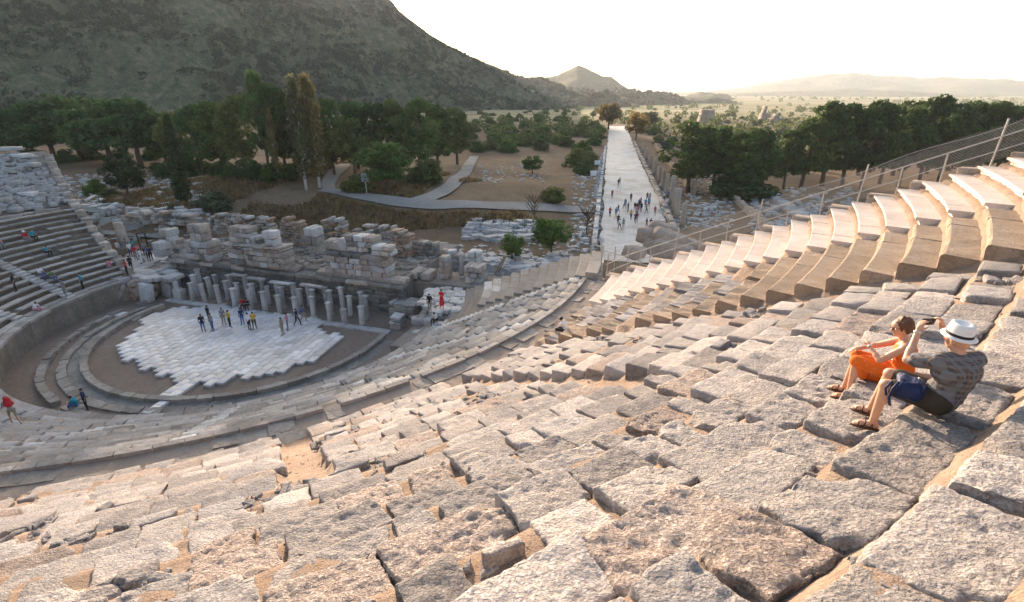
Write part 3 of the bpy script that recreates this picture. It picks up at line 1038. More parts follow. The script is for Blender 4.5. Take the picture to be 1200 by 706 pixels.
# --- lowest right corner: broken pale blocks
corner = thing('broken_marble_steps', 'broken white marble steps beside the right end of the stage', 'steps', T(17.5, 4, 0))
for k in range(120):
    s_ = random.uniform(14.5, 20.5); t_ = random.uniform(-.5, 9.5)
    if s_ < 14.5 + max(0, t_ - 4) * .1: continue
    top = np.clip((s_ - 14.2) * .55, .3, 2.4) if t_ < 3 else np.clip(1.2 + (s_ - 14.2) * .25, .3, 2.7)
    top = float(top) + random.uniform(-.06, .06)
    V, F = block(random.uniform(.6, 1.3), random.uniform(.5, .9), .5, (4, 4, 4), .04, k + 7000, .02, .06)
    a_ = -AL + random.gauss(0, .12); ca, sa = math.cos(a_), math.sin(a_)
    V = np.stack([V[:, 0] * ca - V[:, 1] * sa, V[:, 0] * sa + V[:, 1] * ca, V[:, 2]], 1)
    p_ = T(s_, t_, top)
    local(obj('step_block', mesh_np('step_block', V, F, M['marble'], True), corner, p_))
base = Pile()
for (s0, s1, t0, t1, z1) in ((14.6, 17, -1, 9.6, .9), (16.4, 21, -1, 9.6, 1.7)):
    V, F = block(s1 - s0, t1 - t0, z1 + .3, (6, 8, 4), .1, int(s0 * 10), .04, 0)
    ca, sa = math.cos(-AL), math.sin(-AL)
    V = np.stack([V[:, 0] * ca - V[:, 1] * sa, V[:, 0] * sa + V[:, 1] * ca, V[:, 2]], 1)
    base.add(V + np.array(T((s0 + s1) / 2, (t0 + t1) / 2, z1)) - np.array(corner.location), F)
obj('core', base.mesh('core', M['tier_soil']), corner)

# --- wall round the orchestra
podium = thing('podium_wall', 'curved stone podium wall round the foot of the lower tier', 'wall', pol(17.6, -40, 0))
ph = -97.0; k = 0
while ph < 92:
    w = random.uniform(3.6, 5.4)
    b = min(92, ph + w)
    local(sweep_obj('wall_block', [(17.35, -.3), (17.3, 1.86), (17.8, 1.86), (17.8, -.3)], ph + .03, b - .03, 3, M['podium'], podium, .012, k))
    local(sweep_obj('coping_stone', [(17.2, 1.862), (17.2, 2.08), (18.0, 2.1), (18.0, 1.862)], ph + .05, b - .05, 3, M['tier_stone'], podium, .012, k + 300))
    ph = b; k += 1
# left end wall of the bowl
lwall = thing('left_end_wall', 'rough stone end wall down the left side of the theatre bowl', 'wall', pol(28, -102, 0))
for k in range(16):
    ra = 18.5 + k * 1.4
    la = low_left(ra) - .6; lb = low_left(ra + 1.4) - .6
    pa, pb = pol(ra, la), pol(ra + 1.4, lb)
    d = pb - pa; L = d.length; ang = math.atan2(d.y, d.x); ca, sa = math.cos(ang), math.sin(ang)
    top = float(zc(ra + .7)) + .15; zz = -.3; q = 0
    nrm = Vector((d.y, -d.x, 0)).normalized()
    while zz < top - .1:
        h = min(1.0, top - zz)
        V, F = block(L - .02, .9, h - .01, (4, 4, 4), .06, k * 50 + q + 8000, .04, .04)
        V = np.stack([V[:, 0] * ca - V[:, 1] * sa, V[:, 0] * sa + V[:, 1] * ca, V[:, 2]], 1)
        m_ = (pa + pb) / 2 - nrm * .1
        local(obj('wall_block', mesh_np('wall_block', V, F, M['ruin'], True), lwall, (m_.x, m_.y, zz + h)))
        zz += h; q += 1
# rubble on the ruined upper left wing
lub = thing('ruined_upper_wing', 'ruined upper left wing of the theatre covered in grey rubble', 'ruin', pol(38, -98, 9))
rub = Pile()
for k in range(900):
    rr_ = random.uniform(31.6, 41.3); ph = random.uniform(-103 - (rr_ - 30) * .12, -84)
    s_ = random.choice((.2, .3, .45, .7)) * random.uniform(.7, 1.3)
    V, F = block(s_ * 1.5, s_, s_ * .6, (4, 4, 4), s_ * .15, k, .02, .2)
    a_ = random.uniform(0, 6.3); ca, sa = math.cos(a_), math.sin(a_)
    V = np.stack([V[:, 0] * ca - V[:, 1] * sa, V[:, 0] * sa + V[:, 1] * ca, V[:, 2]], 1)
    rub.add(V + np.array(pol(rr_, ph, float(zc(rr_)) + .18)) - np.array(lub.location), F)
o = obj('rubble', rub.mesh('rubble', M['marble'], True), lub); o['kind'] = 'stuff'
for k, (px, py, w) in enumerate(((20, 180, 4), (28, 191, 4.2), (31, 225, 2.2), (3, 232, 2), (10, 172, 3))):
    p_ = None
    d = ray(px, py); t_ = 30
    while t_ < 120:
        q = Vector((0, 0, CAM_Z)) + d * t_
        s2, t2 = st(q.x, q.y); r2 = math.hypot(s2, t2)
        if q.z <= float(zc(r2)) + .4: p_ = q; break
        t_ += .1
    if p_ is None: continue
    V, F = block(w * .75, 1.1, .5, (6, 5, 4), .15, k + 60, .06, .1)
    local(obj('fallen_slab', mesh_np('fallen_slab', V, F, M['marble'], True), lub, p_, (0, 0, R(-15 + 10 * k))))

# ---------------------------------------------------------------- orchestra
polar = np.arange(0, 361, 3)
def disc(name, r, z, mat):
    v = [tuple(T(0, 0, z))] + [tuple(T(r * math.cos(R(a)), r * math.sin(R(a)), z)) for a in range(0, 360, 3)]
    f = [(0, i, i % 120 + 1) for i in range(1, 121)]
    f = [(0, i, (i % 120) + 1) for i in range(1, 121)]
    return obj(name, mesh_np(name, v, f, mat))
tag(disc('orchestra_ground', 19.5, -.08, M['orchestra_earth']), kind='structure')
kerb = thing('orchestra_kerb', 'curved low stone kerb with a drain channel round the orchestra floor', 'kerb', T(0, -12.4, 0))
ph = -96; k = 0
while ph < 96:
    w = random.uniform(4.5, 8.5)
    gapk = 4 if (70 < ph < 74) else 0
    local(sweep_obj('kerb_stone', [(12.15, -.3), (12.15, .26), (12.65, .26), (12.65, -.3)], ph + .1, ph + w - .1, 4, M['kerb'], kerb, .03, k))
    ph += w; k += 1
# channel: dark floor and outer lip
local(sweep_obj('channel_floor', [(12.65, -.5), (12.65, -.062), (13.5, -.062), (13.5, -.5)], -96, 96, 80, M['ruin_dark'], kerb))
ring = thing('outer_kerb', 'outer ring of broken kerb stones between channel and podium wall', 'kerb', T(0, -15, 0))
ph = -96; k = 0
while ph < 40:
    w = random.uniform(3.0, 7.0)
    if random.random() < .88:
        h = random.uniform(.16, .34)
        local(sweep_obj('kerb_stone', [(14.75, -.2), (14.75, h), (15.3, h), (15.3, -.2)], ph + .15, ph + w - .15, 3, M['kerb'], ring, .05, k))
    ph += w; k += 1
ph = -92
while ph < 70:
    w = random.uniform(3.0, 7.0)
    local(sweep_obj('channel_lip', [(13.5, -.2), (13.5, random.uniform(.05, .22)), (14.1, .08), (14.1, -.2)], ph + .15, ph + w - .15, 3, M['kerb'], ring, .05, k))
    ph += w; k += 1
# white paved floor: square slabs laid in a stepped outline
flo = thing('orchestra_floor', 'white marble slab floor with stepped edges in the orchestra', 'floor', T(0, 0, 0))
outline = [(136, 367), (174, 372), (181, 366), (215, 361), (255, 357), (310, 366), (378, 374), (376, 385), (396, 394), (399, 401), (378, 417), (343, 430), (317, 440), (274, 442), (256, 450), (236, 447),
           (215, 459), (187, 479), (170, 481), (207, 444), (170, 432), (163, 426), (136, 415), (144, 398), (167, 381), (174, 375), (137, 370)]
poly = [at(x, y, .12) for x, y in outline]
def inside(x, y, P_):
    c = False; n = len(P_)
    for i in range(n):
        a, b = P_[i], P_[i - 1]
        if (a.y > y) != (b.y > y) and x < (b.x - a.x) * (y - a.y) / (b.y - a.y) + a.x: c = not c
    return c
GA = math.atan2(*(lambda d: (d.y, d.x))(at(228, 447, .12) - at(178, 480, .12)))
gdir = Vector((math.cos(GA), math.sin(GA))); gnor = Vector((-gdir.y, gdir.x))
org = at(178, 480, .12)
tiles = []
TW, TH = .98, .66
for a in range(-40, 60):
    for b in range(-60, 60):
        q = Vector((org.x, org.y)) + gdir * ((a + (.5 if b % 2 else 0)) * TW) + gnor * (b * TH)
        if inside(q.x, q.y, poly): tiles.append(q)
tiles.sort(key=lambda q: q.length)
slabs = []
for k in range(6):
    V, F = block(TW - .02, TH - .02, .22, (4, 4, 4), .012, k, .003, .004)
    slabs.append(mesh_np('paving_slab', V, F, M['floor_marble']))
frest = Pile()
for k, q in enumerate(tiles):
    z = .14 + random.uniform(-.008, .008)
    if k < 300:
        local(obj('paving_slab', slabs[k % 6], flo, (q.x, q.y, z), (random.gauss(0, .004), random.gauss(0, .004), GA)))
    else:
        V, F = block(TW - .02, TH - .02, .22, (2, 2, 2), .01, k, 0, .004)
        ca, sa = math.cos(GA), math.sin(GA)
        V = np.stack([V[:, 0] * ca - V[:, 1] * sa, V[:, 0] * sa + V[:, 1] * ca, V[:, 2]], 1)
        frest.add(V + np.array([q.x, q.y, z]) - np.array(flo.location), F)
if frest.n:
    o = obj('paving_slabs_beyond', frest.mesh('paving_slabs_beyond', M['floor_marble']), flo); o['kind'] = 'stuff'
print('tiles', len(tiles), 'upper', len(cands), 'lower', len(lc))
# ---------------------------------------------------------------- stage building
ORD = ['first', 'second', 'third', 'fourth', 'fifth', 'sixth', 'seventh', 'eighth', 'ninth', 'tenth', 'eleventh', 'twelfth', 'thirteenth', 'fourteenth', 'fifteenth', 'sixteenth', 'seventeenth', 'eighteenth', 'nineteenth', 'twentieth']
def spin(V, a):
    ca, sa = math.cos(a), math.sin(a)
    return np.stack([V[:, 0] * ca - V[:, 1] * sa, V[:, 0] * sa + V[:, 1] * ca, V[:, 2]], 1)
SA = -AL                       # direction of the stage front
def put_block(name, parent, s, t, z_top, L, D, H, mat, seed, rough=.02, rr=.05, turn=0.0, skew=.05, n=(5, 5, 5)):
    V, F = block(L, D, H, n, rr, seed, rough, skew)
    o = obj(name, mesh_np(name, spin(V, SA + turn), F, mat, False), parent, T(s, t, z_top))
    return local(o)
def courses(parent, s0, s1, t0, depth_, z0, z1, ch, bl, mat, seed, name='wall_block', ragged=0.0, mats=None, rough=.02, gapw=.012):
    """wall of separate blocks in courses; ragged: how much of the top courses is broken away"""
    r_ = random.Random(seed)
    z = z0; row = 0
    nrow = max(1, round((z1 - z0) / (ch * .66))); ch = (z1 - z0) / nrow
    for row in range(nrow):
        top = z0 + ch * (row + 1)
        s = s0 + (r_.uniform(-.15, .15) if 0 < row else 0)
        while s < s1 - .12:
            L = min(bl * .55 * r_.uniform(.6, 1.5), s1 - s)
            if s1 - s - L < .25: L = s1 - s
            fr = (row + 1) / nrow
            if not (ragged and fr > 1 - ragged * (.5 + .9 * abs(math.sin(s * 1.3 + seed))) and r_.random() < .55):
                m_ = r_.choice(mats) if mats else mat
                put_block(name, parent, s + L / 2, t0 + depth_ / 2 + r_.uniform(-.09, .09), top + r_.uniform(-.02, .02), L - gapw, depth_ * r_.uniform(.92, 1.05), ch - gapw, m_, r_.randrange(99999), rough * 2.2, .09, r_.gauss(0, .03))
            s += L
STZ = 3.3
# retaining wall behind the pillars
stw = thing('stage_wall', 'long dark stained stage wall behind the rows of short pillars', 'wall', T(-3, 7, 0))
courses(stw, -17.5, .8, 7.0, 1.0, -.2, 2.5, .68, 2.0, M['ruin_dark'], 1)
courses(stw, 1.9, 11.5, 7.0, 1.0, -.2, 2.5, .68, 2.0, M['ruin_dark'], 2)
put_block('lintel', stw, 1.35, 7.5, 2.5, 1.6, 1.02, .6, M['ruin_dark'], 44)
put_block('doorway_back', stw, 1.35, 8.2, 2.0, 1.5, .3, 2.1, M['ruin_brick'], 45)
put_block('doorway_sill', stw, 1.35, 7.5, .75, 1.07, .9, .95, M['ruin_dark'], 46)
s_ = -17.6; k = 0
while s_ < 11.6:
    L = min(random.uniform(1.6, 2.8), 11.7 - s_)
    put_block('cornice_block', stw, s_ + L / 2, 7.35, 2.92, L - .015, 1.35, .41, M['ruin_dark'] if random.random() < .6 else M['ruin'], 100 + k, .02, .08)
    if random.random() < .8: put_block('ledge_slab', stw, s_ + L / 2, 7.7, STZ, L - .02, 1.3, .37, M['ruin'], 160 + k, .02)
    s_ += L; k += 1
# solid ground of the stage
core = Pile()
for (s0, s1, t0, t1, z1) in ((-17.3, 11.3, 8.1, 21, STZ - .12), (11.3, 20.5, 9.6, 13.5, 2.5)):
    V, F = block(s1 - s0, t1 - t0, z1 + .4, (20, 12, 4), .1, 5, .05, 0)
    core.add(spin(V, SA) + np.array(T((s0 + s1) / 2, (t0 + t1) / 2, z1)), F)
tag(obj('stage_ground', core.mesh('stage_ground', M['tier_soil'])), kind='structure')

# pillars in front of the wall
k = 0
def pillar(s, t, h, w, label, lean=0.0, cap=True, seed=0):
    root = thing('stage_pillar', label, 'pillar', T(s, t, -.08), 0, 'short stone pillars in front of the stage wall')
    V, F = block(w, w, h, (4, 4, 4), .03, seed, .012, .03)
    sh = obj('shaft', mesh_np('shaft', spin(V, SA), F, M['marble'], False), root, (0, 0, h))
    V, F = block(w * 1.3, w * 1.3, .22, (4, 4, 4), .03, seed + 1, .01, .03)
    obj('base', mesh_np('base', spin(V, SA), F, M['ruin'], True), root, (0, 0, .2))
    if cap:
        V, F = block(w * 1.4, w * 1.35, .12, (4, 4, 4), .025, seed + 2, .012, .05)
        obj('capital', mesh_np('capital', spin(V, SA), F, M['marble'], False), root, (0, 0, h + .115))
    root.rotation_euler = (random.gauss(0, .015) + lean, random.gauss(0, .02), 0)
    return root
rows = (('front', 3.35, np.linspace(-12.6, 9.3, 13), 2.0), ('middle', 4.75, np.linspace(-11.6, 8.6, 12), 2.2), ('back', 6.0, np.linspace(-12.2, 7.4, 11), 2.25))
for rn, t_, ss, h in rows:
    for i_, s_ in enumerate(ss):
        hh = h * random.uniform(.86, 1.08)
        if rn == 'front' and i_ in (11,): hh *= .75
        pillar(s_ + random.uniform(-.2, .2), t_ + random.uniform(-.12, .12), hh, random.uniform(.31, .4), f'short stone pillar in the {rn} pillar row of the stage, {ORD[i_]} from the left', 0, not (rn == 'front' and i_ in (0, 5)), 1000 + k)
        k += 7
# architraves that still link pillars
for i_, (s_, t_, L) in enumerate(((-4.1, 5.3, 2.0), (-.9, 5.0, 2.3), (2.6, 5.2, 2.5), (-6.6, 5.6, 1.7))):
    tag(put_block('architrave_beam', None, s_, t_, 2.72, L, .55, .3, M['marble'], 300 + i_, .015) if False else obj('architrave_beam', mesh_np('architrave_beam', spin(block(L, .5, .2, (4, 4, 4), .04, 300 + i_, .02, .05)[0], SA), block(L, .5, .2, (4, 4, 4), .04, 300 + i_, .02, .05)[1], M['marble'], True), None, T(s_, t_, 2.58)),
        f'stone beam lying across the stage pillars, {ORD[i_]} of four', 'beam', 'beams across the stage pillars')
# paving strip in front of the pillars
pv = thing('stage_front_paving', 'strip of pale slabs at the foot of the front pillar row', 'paving', T(0, 2.6, 0))
s_ = -13.5; k = 0
while s_ < 11:
    L = random.uniform(1.0, 2.2)
    put_block('slab', pv, s_ + L / 2, 2.75 + random.uniform(-.05, .05), .1, L - .03, .7, .25, M['marble'], 400 + k, .01)
    s_ += L; k += 1

# ---- ruin pieces standing on the stage floor; s,t measured from the photograph at the stage level
def stage_st(px, py, z=STZ):
    p_ = at(px, py, z); a_, b_ = st(p_.x, p_.y); return float(a_), float(b_), depth(p_) / FOC
def chunk(name, label, x0, x1, y_base, y_top, dep, ch, bl, mat=None, mats=None, ragged=0.0, z=STZ, rough=.03, back=0.0):
    s0, t0, mpp = stage_st(x0, y_base, z)
    s1, t1, _ = stage_st(x1, y_base, z)
    tm = (t0 + t1) / 2 + back
    sc_ = tm / max(.1, (t0 + t1) / 2)
    h = (y_base - y_top) * mpp * .9
    root = thing(name, label, 'ruin', T((s0 + s1) / 2, tm, z))
    courses(root, s0, s1, tm, dep, z - .1, z + h, ch, bl, mat or M['ruin'], int(x0 * 7 + y_base), ragged=ragged, mats=mats, rough=rough)
    return root, s0, s1, tm, h, mpp
R1 = [M['ruin'], M['ruin'], M['ruin'], M['marble'], M['ruin_dark']]
R2 = [M['ruin_brick'], M['ruin_brick'], M['ruin']]
def on_top(root, x0, x1, y_base, y_top, tm, z, dep, ch=.8, bl=1.2, mats=R1, seed=3):
    mpp = stage_st((x0 + x1) / 2, y_base, z)[2]
    pa, pb = at(x0, y_base, z), at(x1, y_base, z)
    s0 = float(st(pa.x, pa.y)[0]); s1 = float(st(pb.x, pb.y)[0])
    courses(root, s0, s1, tm, dep, z, z + (y_base - y_top) * mpp * .88, ch, bl, None, seed + int(x0), mats=mats, rough=.03)
r_, s0, s1, tm, h, m_ = chunk('ruined_pier', 'bulky weathered pier standing highest at the left part of the stage', 214, 252, 304, 281, 1.8, 1.0, 1.6, mats=R1)
on_top(r_, 227, 249, 281, 259, tm + .2, STZ + h, 1.3, 1.1, 1.3)
chunk('ruined_pier', 'pale squared pier left of the bulky stage pier', 190, 204, 294, 266, 1.3, 1.1, 1.3, mats=[M['marble'], M['ruin']])
chunk('ruined_pier', 'narrow broken pier between the squared pier and the bulky pier', 203, 214, 297, 272, 1.0, .9, 1.0, mats=R1, ragged=.3)
chunk('ruined_pier', 'low single block beside the black metal frame', 178, 193, 301, 283, 1.2, 1.4, 1.5, mats=[M['marble']])
r_, s0, s1, tm, h, m_ = chunk('ruined_stage_front', 'long ruined stage front section with pinkish lower wall, left of the brick wall', 259, 346, 312, 291, 1.5, .9, 1.7, mats=[M['ruin'], M['ruin'], M['ruin'], M['marble'], M['ruin_dark']])
on_top(r_, 259, 344, 291, 285, tm - .2, STZ + h, 2.2, .45, 1.9, R1, 5)
on_top(r_, 269, 300, 284, 263, tm + .4, STZ + h + .45, 1.4, .75, 1.3, R1, 6)
on_top(r_, 301, 314, 284, 274, tm + .6, STZ + h + .45, 1.2, .7, 1.1, R1, 7)
on_top(r_, 317, 333, 286, 266, tm + .4, STZ + h + .45, 1.2, 1.5, 1.5, [M['marble']], 8)
r_, s0, s1, tm, h, m_ = chunk('ruined_stage_front', 'long ruined stage front section with large pale blocks, right of the brick wall', 373, 461, 323, 300, 1.6, 1.0, 1.9, mats=[M['marble'], M['ruin'], M['ruin']])
on_top(r_, 373, 459, 300, 294, tm - .1, STZ + h, 2.3, .45, 2.0, [M['ruin_dark'], M['ruin']], 9)
on_top(r_, 407, 446, 294, 273, tm + .7, STZ + h + .45, 1.5, .8, 1.5, R1, 10)
on_top(r_, 375, 397, 294, 282, tm + .5, STZ + h + .45, 1.4, .9, 1.8, [M['marble'], M['ruin']], 11)
on_top(r_, 397, 408, 294, 278, tm + .5, STZ + h + .45, 1.2, 1.2, 1.2, [M['marble']], 12)
on_top(r_, 434, 462, 300, 286, tm + .1, STZ + h + .45, 1.2, .9, 1.5, [M['marble'], M['ruin']], 13)
chunk('brick_wall_ruin', 'tall reddish rubble wall standing in the middle of the stage building', 327, 358, 288, 252, 1.4, .5, .8, mats=R2, ragged=.15)
chunk('ashlar_pier', 'smooth grey squared pier at the right end of the reddish wall', 358, 374, 298, 264, 1.6, 1.3, 1.6, mats=[M['marble'], M['ruin']])
chunk('brick_wall_ruin', 'sloping broken rubble wall right of the grey squared pier', 375, 407, 284, 253, 1.3, .55, .9, mats=R2 + R1, ragged=.55)
chunk('brick_wall_ruin', 'reddish wall stump at the right end of the stage building', 458, 482, 301, 268, 1.6, .55, .9, mats=R2, ragged=.3)
chunk('back_stage_wall', 'long low rubble wall behind the left half of the stage', 232, 330, 276, 250, 1.2, .6, .9, mats=R2 + R1, ragged=.45)
chunk('back_stage_wall', 'dark low wall at the right of the stage below the gravel', 482, 513, 300, 283, 1.2, .6, 1.0, mats=[M['ruin_dark'], M['ruin']])
chunk('back_stage_wall', 'broken wall crowned with pale blocks behind the right half of the stage', 407, 470, 278, 263, 1.2, .6, 1.0, mats=R1, ragged=.6)
chunk('left_side_wall', 'ruined side wall running left from the stage towards the parodos', 128, 240, 262, 247, 1.6, .6, 1.1, mats=R1 + R1 + R2, ragged=.6)
chunk('ruined_pier', 'pale upright pier at the left of two thin columns', 514, 525, 327, 297, 1.0, .9, 1.0, mats=[M['marble'], M['rock']], z=2.6)
chunk('ruined_pier', 'bulky stepped pier right of two thin columns', 543, 564, 332, 311, 1.8, .8, 1.2, mats=[M['ruin'], M['marble']], z=2.6)
chunk('ruined_pier', 'upper grey pier rising behind the stepped pier', 548, 562, 322, 292, 1.4, 1.0, 1.2, mats=[M['ruin'], M['marble']], z=2.6)
chunk('low_wall_ruin', 'pale low wall behind the two thin columns', 497, 545, 306, 292, 1.0, .6, 1.3, mats=[M['marble'], M['rock']], z=2.6, ragged=.3)
chunk('low_wall_ruin', 'dark mossy block wall at the foot of the pale pier', 478, 506, 335, 317, 1.8, .9, 1.4, mats=[M['ruin_dark'], M['ruin']], z=2.0)
chunk('low_wall_ruin', 'long pale block on the dark step right of the stage wall', 451, 477, 332, 326, 1.2, .5, 2.0, mats=[M['marble']], z=2.6)
chunk('slab_pedestal', 'square stack of pale slabs at the right end of the pillar rows', 452, 488, 371, 353, 1.8, .45, 1.3, mats=[M['marble'], M['ruin']], z=.1)
chunk('slab_pedestal', 'squared tower of slabs nearest the orchestra at its right end', 455, 470, 386, 370, 1.2, .35, 1.1, mats=[M['marble'], M['ruin']], z=0)
# crumbled stone on the stage floor and the wall tops
crumbs = Pile()
for k in range(1100):
    s_, t_ = random.uniform(-17, 11), 8.3 + 10 * random.random()
    q = random.choice((.12, .2, .3, .45)) * random.uniform(.7, 1.3)
    V, F = block(q * 1.4, q, q * .75, (4, 4, 4), q * .2, k, .02, .2)
    crumbs.add(spin(V, random.uniform(0, 6.3)) + np.array(T(s_, t_, STZ - .1 + q * .6)), F)
tag(obj('stage_rubble', crumbs.mesh('stage_rubble', M['ruin'], False)), 'broken stones littering the stage floor between the ruined piers', 'rubble', kind='stuff')
# low terrace of white slabs where the woman in red stands
ter = thing('slab_terrace', 'terrace of white broken slabs right of the stage', 'terrace', at(525, 350, 2.4))
for k in range(70):
    px, py = random.uniform(498, 570), random.uniform(336, 364)
    if py - 336 > (px - 470) * .9: continue
    p_ = at(px, py, 2.55)
    V, F = block(random.uniform(.7, 1.5), random.uniform(.6, 1.0), .35, (4, 4, 4), .03, k + 620, .02, .08)
    local(obj('slab', mesh_np('slab', spin(V, SA + random.gauss(0, .15)), F, M['marble'], True), ter, (p_.x, p_.y, 2.55 + random.uniform(-.08, .08))))
def lathe(prof, n=16):
    V = []; F = []
    for r, z in prof:
        for i in range(n):
            a = 2 * math.pi * i / n; V.append((r * math.cos(a), r * math.sin(a), z))
    k = len(prof)
    for a in range(k - 1):
        for i in range(n):
            F.append((a * n + i, a * n + (i + 1) % n, (a + 1) * n + (i + 1) % n, (a + 1) * n + i))
    F.append(tuple(reversed(range(n)))); F.append(tuple(range((k - 1) * n, k * n)))
    return np.array(V), F
def column(label, p_, h, r, lean=(0, 0), mat='marble', group=None, name='column', base=True):
    root = thing(name, label, 'column', p_, 0, group)
    V, F = lathe([(r, 0), (r * 1.02, h * .3), (r * .93, h * .8), (r * .88, h), (r * .5, h + .06)], 14)
    V = V + np.stack([vnoise(V * 3, 4), vnoise(V * 3, 5), 0 * V[:, 0]], 1) * r * .08
    obj('shaft', mesh_np('shaft', V, F, M[mat], True), root, (0, 0, .18 if base else 0))
    if base:
        V, F = lathe([(r * 1.35, 0), (r * 1.35, .1), (r * 1.15, .14), (r * 1.1, .2)], 14)
        obj('base', mesh_np('base', V, F, M[mat]), root)
    root.rotation_euler = (lean[0], lean[1], 0)
    return root
column('thin grey column, left of two between the piers right of the stage', at(527.5, 324, 2.5), 2.1, .22)
column('thin grey column, right of two between the piers right of the stage', at(541, 325, 2.5), 2.2, .24)
column('tall thick leaning column behind the crowd on the left platform', at(147, 290, 2.3), 2.9, .55, (0, -.05), 'ruin')
column('short leaning column stump left of the thick column', at(120, 281, 2.3), 1.5, .38, (0, -.15), 'ruin')
# black metal frame
fr = thing('metal_frame', 'black metal gate frame standing beside the crowd on the left platform', 'frame', at(170, 292, 2.5))
def bar_mesh(name, a, b, w, mat, n=8):
    a = Vector(a); b = Vector(b); d = (b - a); L = d.length; d.normalize()
    u = d.orthogonal().normalized(); w_ = d.cross(u)
    V = []; 
    for q in (a, b):
        for i in range(n):
            an = 2 * math.pi * i / n
            V.append(tuple(q + (u * math.cos(an) + w_ * math.sin(an)) * w))
    F = [(i, (i + 1) % n, n + (i + 1) % n, n + i) for i in range(n)] + [tuple(reversed(range(n))), tuple(range(n, 2 * n))]
    return mesh_np(name, np.array(V), F, M[mat] if isinstance(mat, str) else mat)
for nm, a, b in (('post', (-.5, 0, 0), (-.6, 0, 1.9)), ('post', (.5, 0, 0), (.4, 0, 2.0)), ('top_bar', (-.6, 0, 1.9), (.4, 0, 2.0)), ('bottom_bar', (-.5, 0, .15), (.5, 0, .15))):
    obj(nm, bar_mesh(nm, a, b, .07, 'black_metal'), fr)
# left platform with stair and its rough supporting wall
plat = thing('left_platform', 'pale stone platform of the left stage entrance where the crowd gathers', 'platform', at(160, 315, 2.2))
for k in range(60):
    px, py = random.uniform(128, 205), random.uniform(296, 326)
    p_ = at(px, py, 2.25)
    s2, t2 = st(p_.x, p_.y)
    V, F = block(random.uniform(1.0, 1.9), random.uniform(.8, 1.2), .4, (4, 4, 4), .03, k + 820, .012, .05)
    local(obj('slab', mesh_np('slab', spin(V, SA + random.gauss(0, .05)), F, M['marble'], True), plat, (p_.x, p_.y, 2.25 + random.uniform(-.05, .03))))
pcore = Pile()
V, F = block(8.2, 8.5, 2.4, (6, 6, 4), .1, 3, .04, 0)
pc_ = at(163, 308, 2.05)
pcore.add(spin(V, SA) + np.array([pc_.x, pc_.y, 2.05]) - np.array(plat.location), F)
obj('core', pcore.mesh('core', M['tier_soil']), plat)
stair = thing('stone_stair', 'narrow stone stair climbing beside the rough boulder wall to the left platform', 'stairs', at(130, 352, 0))
for k in range(9):
    a_, b_ = at(127, 356, 0), at(139, 330, 2.0)
    q = a_.lerp(b_, (k + .5) / 9); q.z = 2.0 * (k + 1) / 9
    V, F = block(1.7, .55, .5, (4, 4, 4), .03, k + 31, .01, .03)
    local(obj('step', mesh_np('step', spin(V, SA + .35), F, M['tier_stone'], True), stair, q))
rw = thing('boulder_wall', 'rough wall of brown boulders supporting the left platform', 'wall', at(160, 352, 0))
for k in range(60):
    px = random.uniform(142, 176); hgt = random.uniform(.3, 2.1)
    p_ = at(px, 351, 0) 
    s_ = random.uniform(.45, .9)
    V, F = block(s_ * 1.3, s_, s_ * .8, (6, 6, 5), s_ * .3, k + 71, .06, .12)
    local(obj('boulder', mesh_np('boulder', spin(V, random.uniform(0, 6)), F, M['rock'], True), rw, (p_.x + random.uniform(-.3, .3), p_.y + random.uniform(.2, .8), hgt)))
for k, (px, py, h, w) in enumerate(((176, 352, 1.9, 1.1), (184, 343, 1.9, .8), (192, 340, 1.7, .9), (200, 346, 1.5, 1.3), (207, 340, 1.8, 1.2), (212, 350, 1.2, 1.0))):
    p_ = at(px, py, 0)
    V, F = block(w, .8, h, (5, 5, 5), .08, k + 171, .04, .06)
    tag(obj('leaning_block', mesh_np('leaning_block', spin(V, SA), F, M['marble'], True), None, (p_.x, p_.y, h - .1), (random.gauss(0, .05), random.gauss(.04, .06), 0)),
        f'upright leaning stone block at the left stage entrance, {ORD[k]} from the left', 'stone block', 'leaning blocks at the left stage entrance')
# ---------------------------------------------------------------- rubble fields
frag = []
for k in range(10):
    V, F = block(1.0, random.uniform(.5, .8), random.uniform(.4, .7), (4, 4, 4), .06, k + 2500, .04, .12)
    frag.append(mesh_np('fallen_block', V, F, M['marble'], True))
def field(label, group, n, region, smin, smax, lift=.25, rows=None, names='fallen_block', dens=None):
    made = 0
    for k in range(n):
        for _ in range(20):
            px, py = random.uniform(region[0], region[2]), random.uniform(region[1], region[3])
            if dens is None or dens(px, py): break
        else: continue
        if rows: py = region[1] + round((py - region[1]) / rows) * rows + random.gauss(0, .35)
        p_ = at(px, py)
        sc_ = random.uniform(smin, smax)
        o = obj(names, frag[random.randrange(10)], None, (p_.x, p_.y, p_.z + lift * sc_ + .12), (random.gauss(0, .1), random.gauss(0, .1), random.choice((0, 1.57)) + SA + random.gauss(0, .25)), (sc_ * random.uniform(.8, 1.3), sc_ * random.uniform(.8, 1.1), sc_))
        tag(o, label, 'stone block', group); made += 1
field('grey marble block lying in the block field right of the stage', 'marble blocks laid out right of the stage', 130, (500, 304, 700, 338), .7, 1.3, .3, 4.0,
      dens=lambda x, y: not (500 < x < 575 and y > 316) and y < 338 - max(0, x - 600) * .3)
field('pale marble block in the rows beyond the low dark wall', 'marble blocks sorted in rows near the track', 45, (545, 262, 640, 282), .7, 1.25, .3, 3.2)
field('grey fallen block among the rubble left of the stage', 'rubble blocks left of the stage', 55, (75, 208, 235, 262), .6, 1.5, .3, dens=lambda x, y: y > 205 + abs(x - 120) * .1)
field('pale block lying by the street left edge', 'blocks along the left edge of the street', 20, (676, 200, 704, 300), .6, 1.2, .3)
field('fallen block in the ruins right of the street', 'blocks in the ruins right of the street', 28, (775, 215, 850, 262), .6, 1.3, .3)
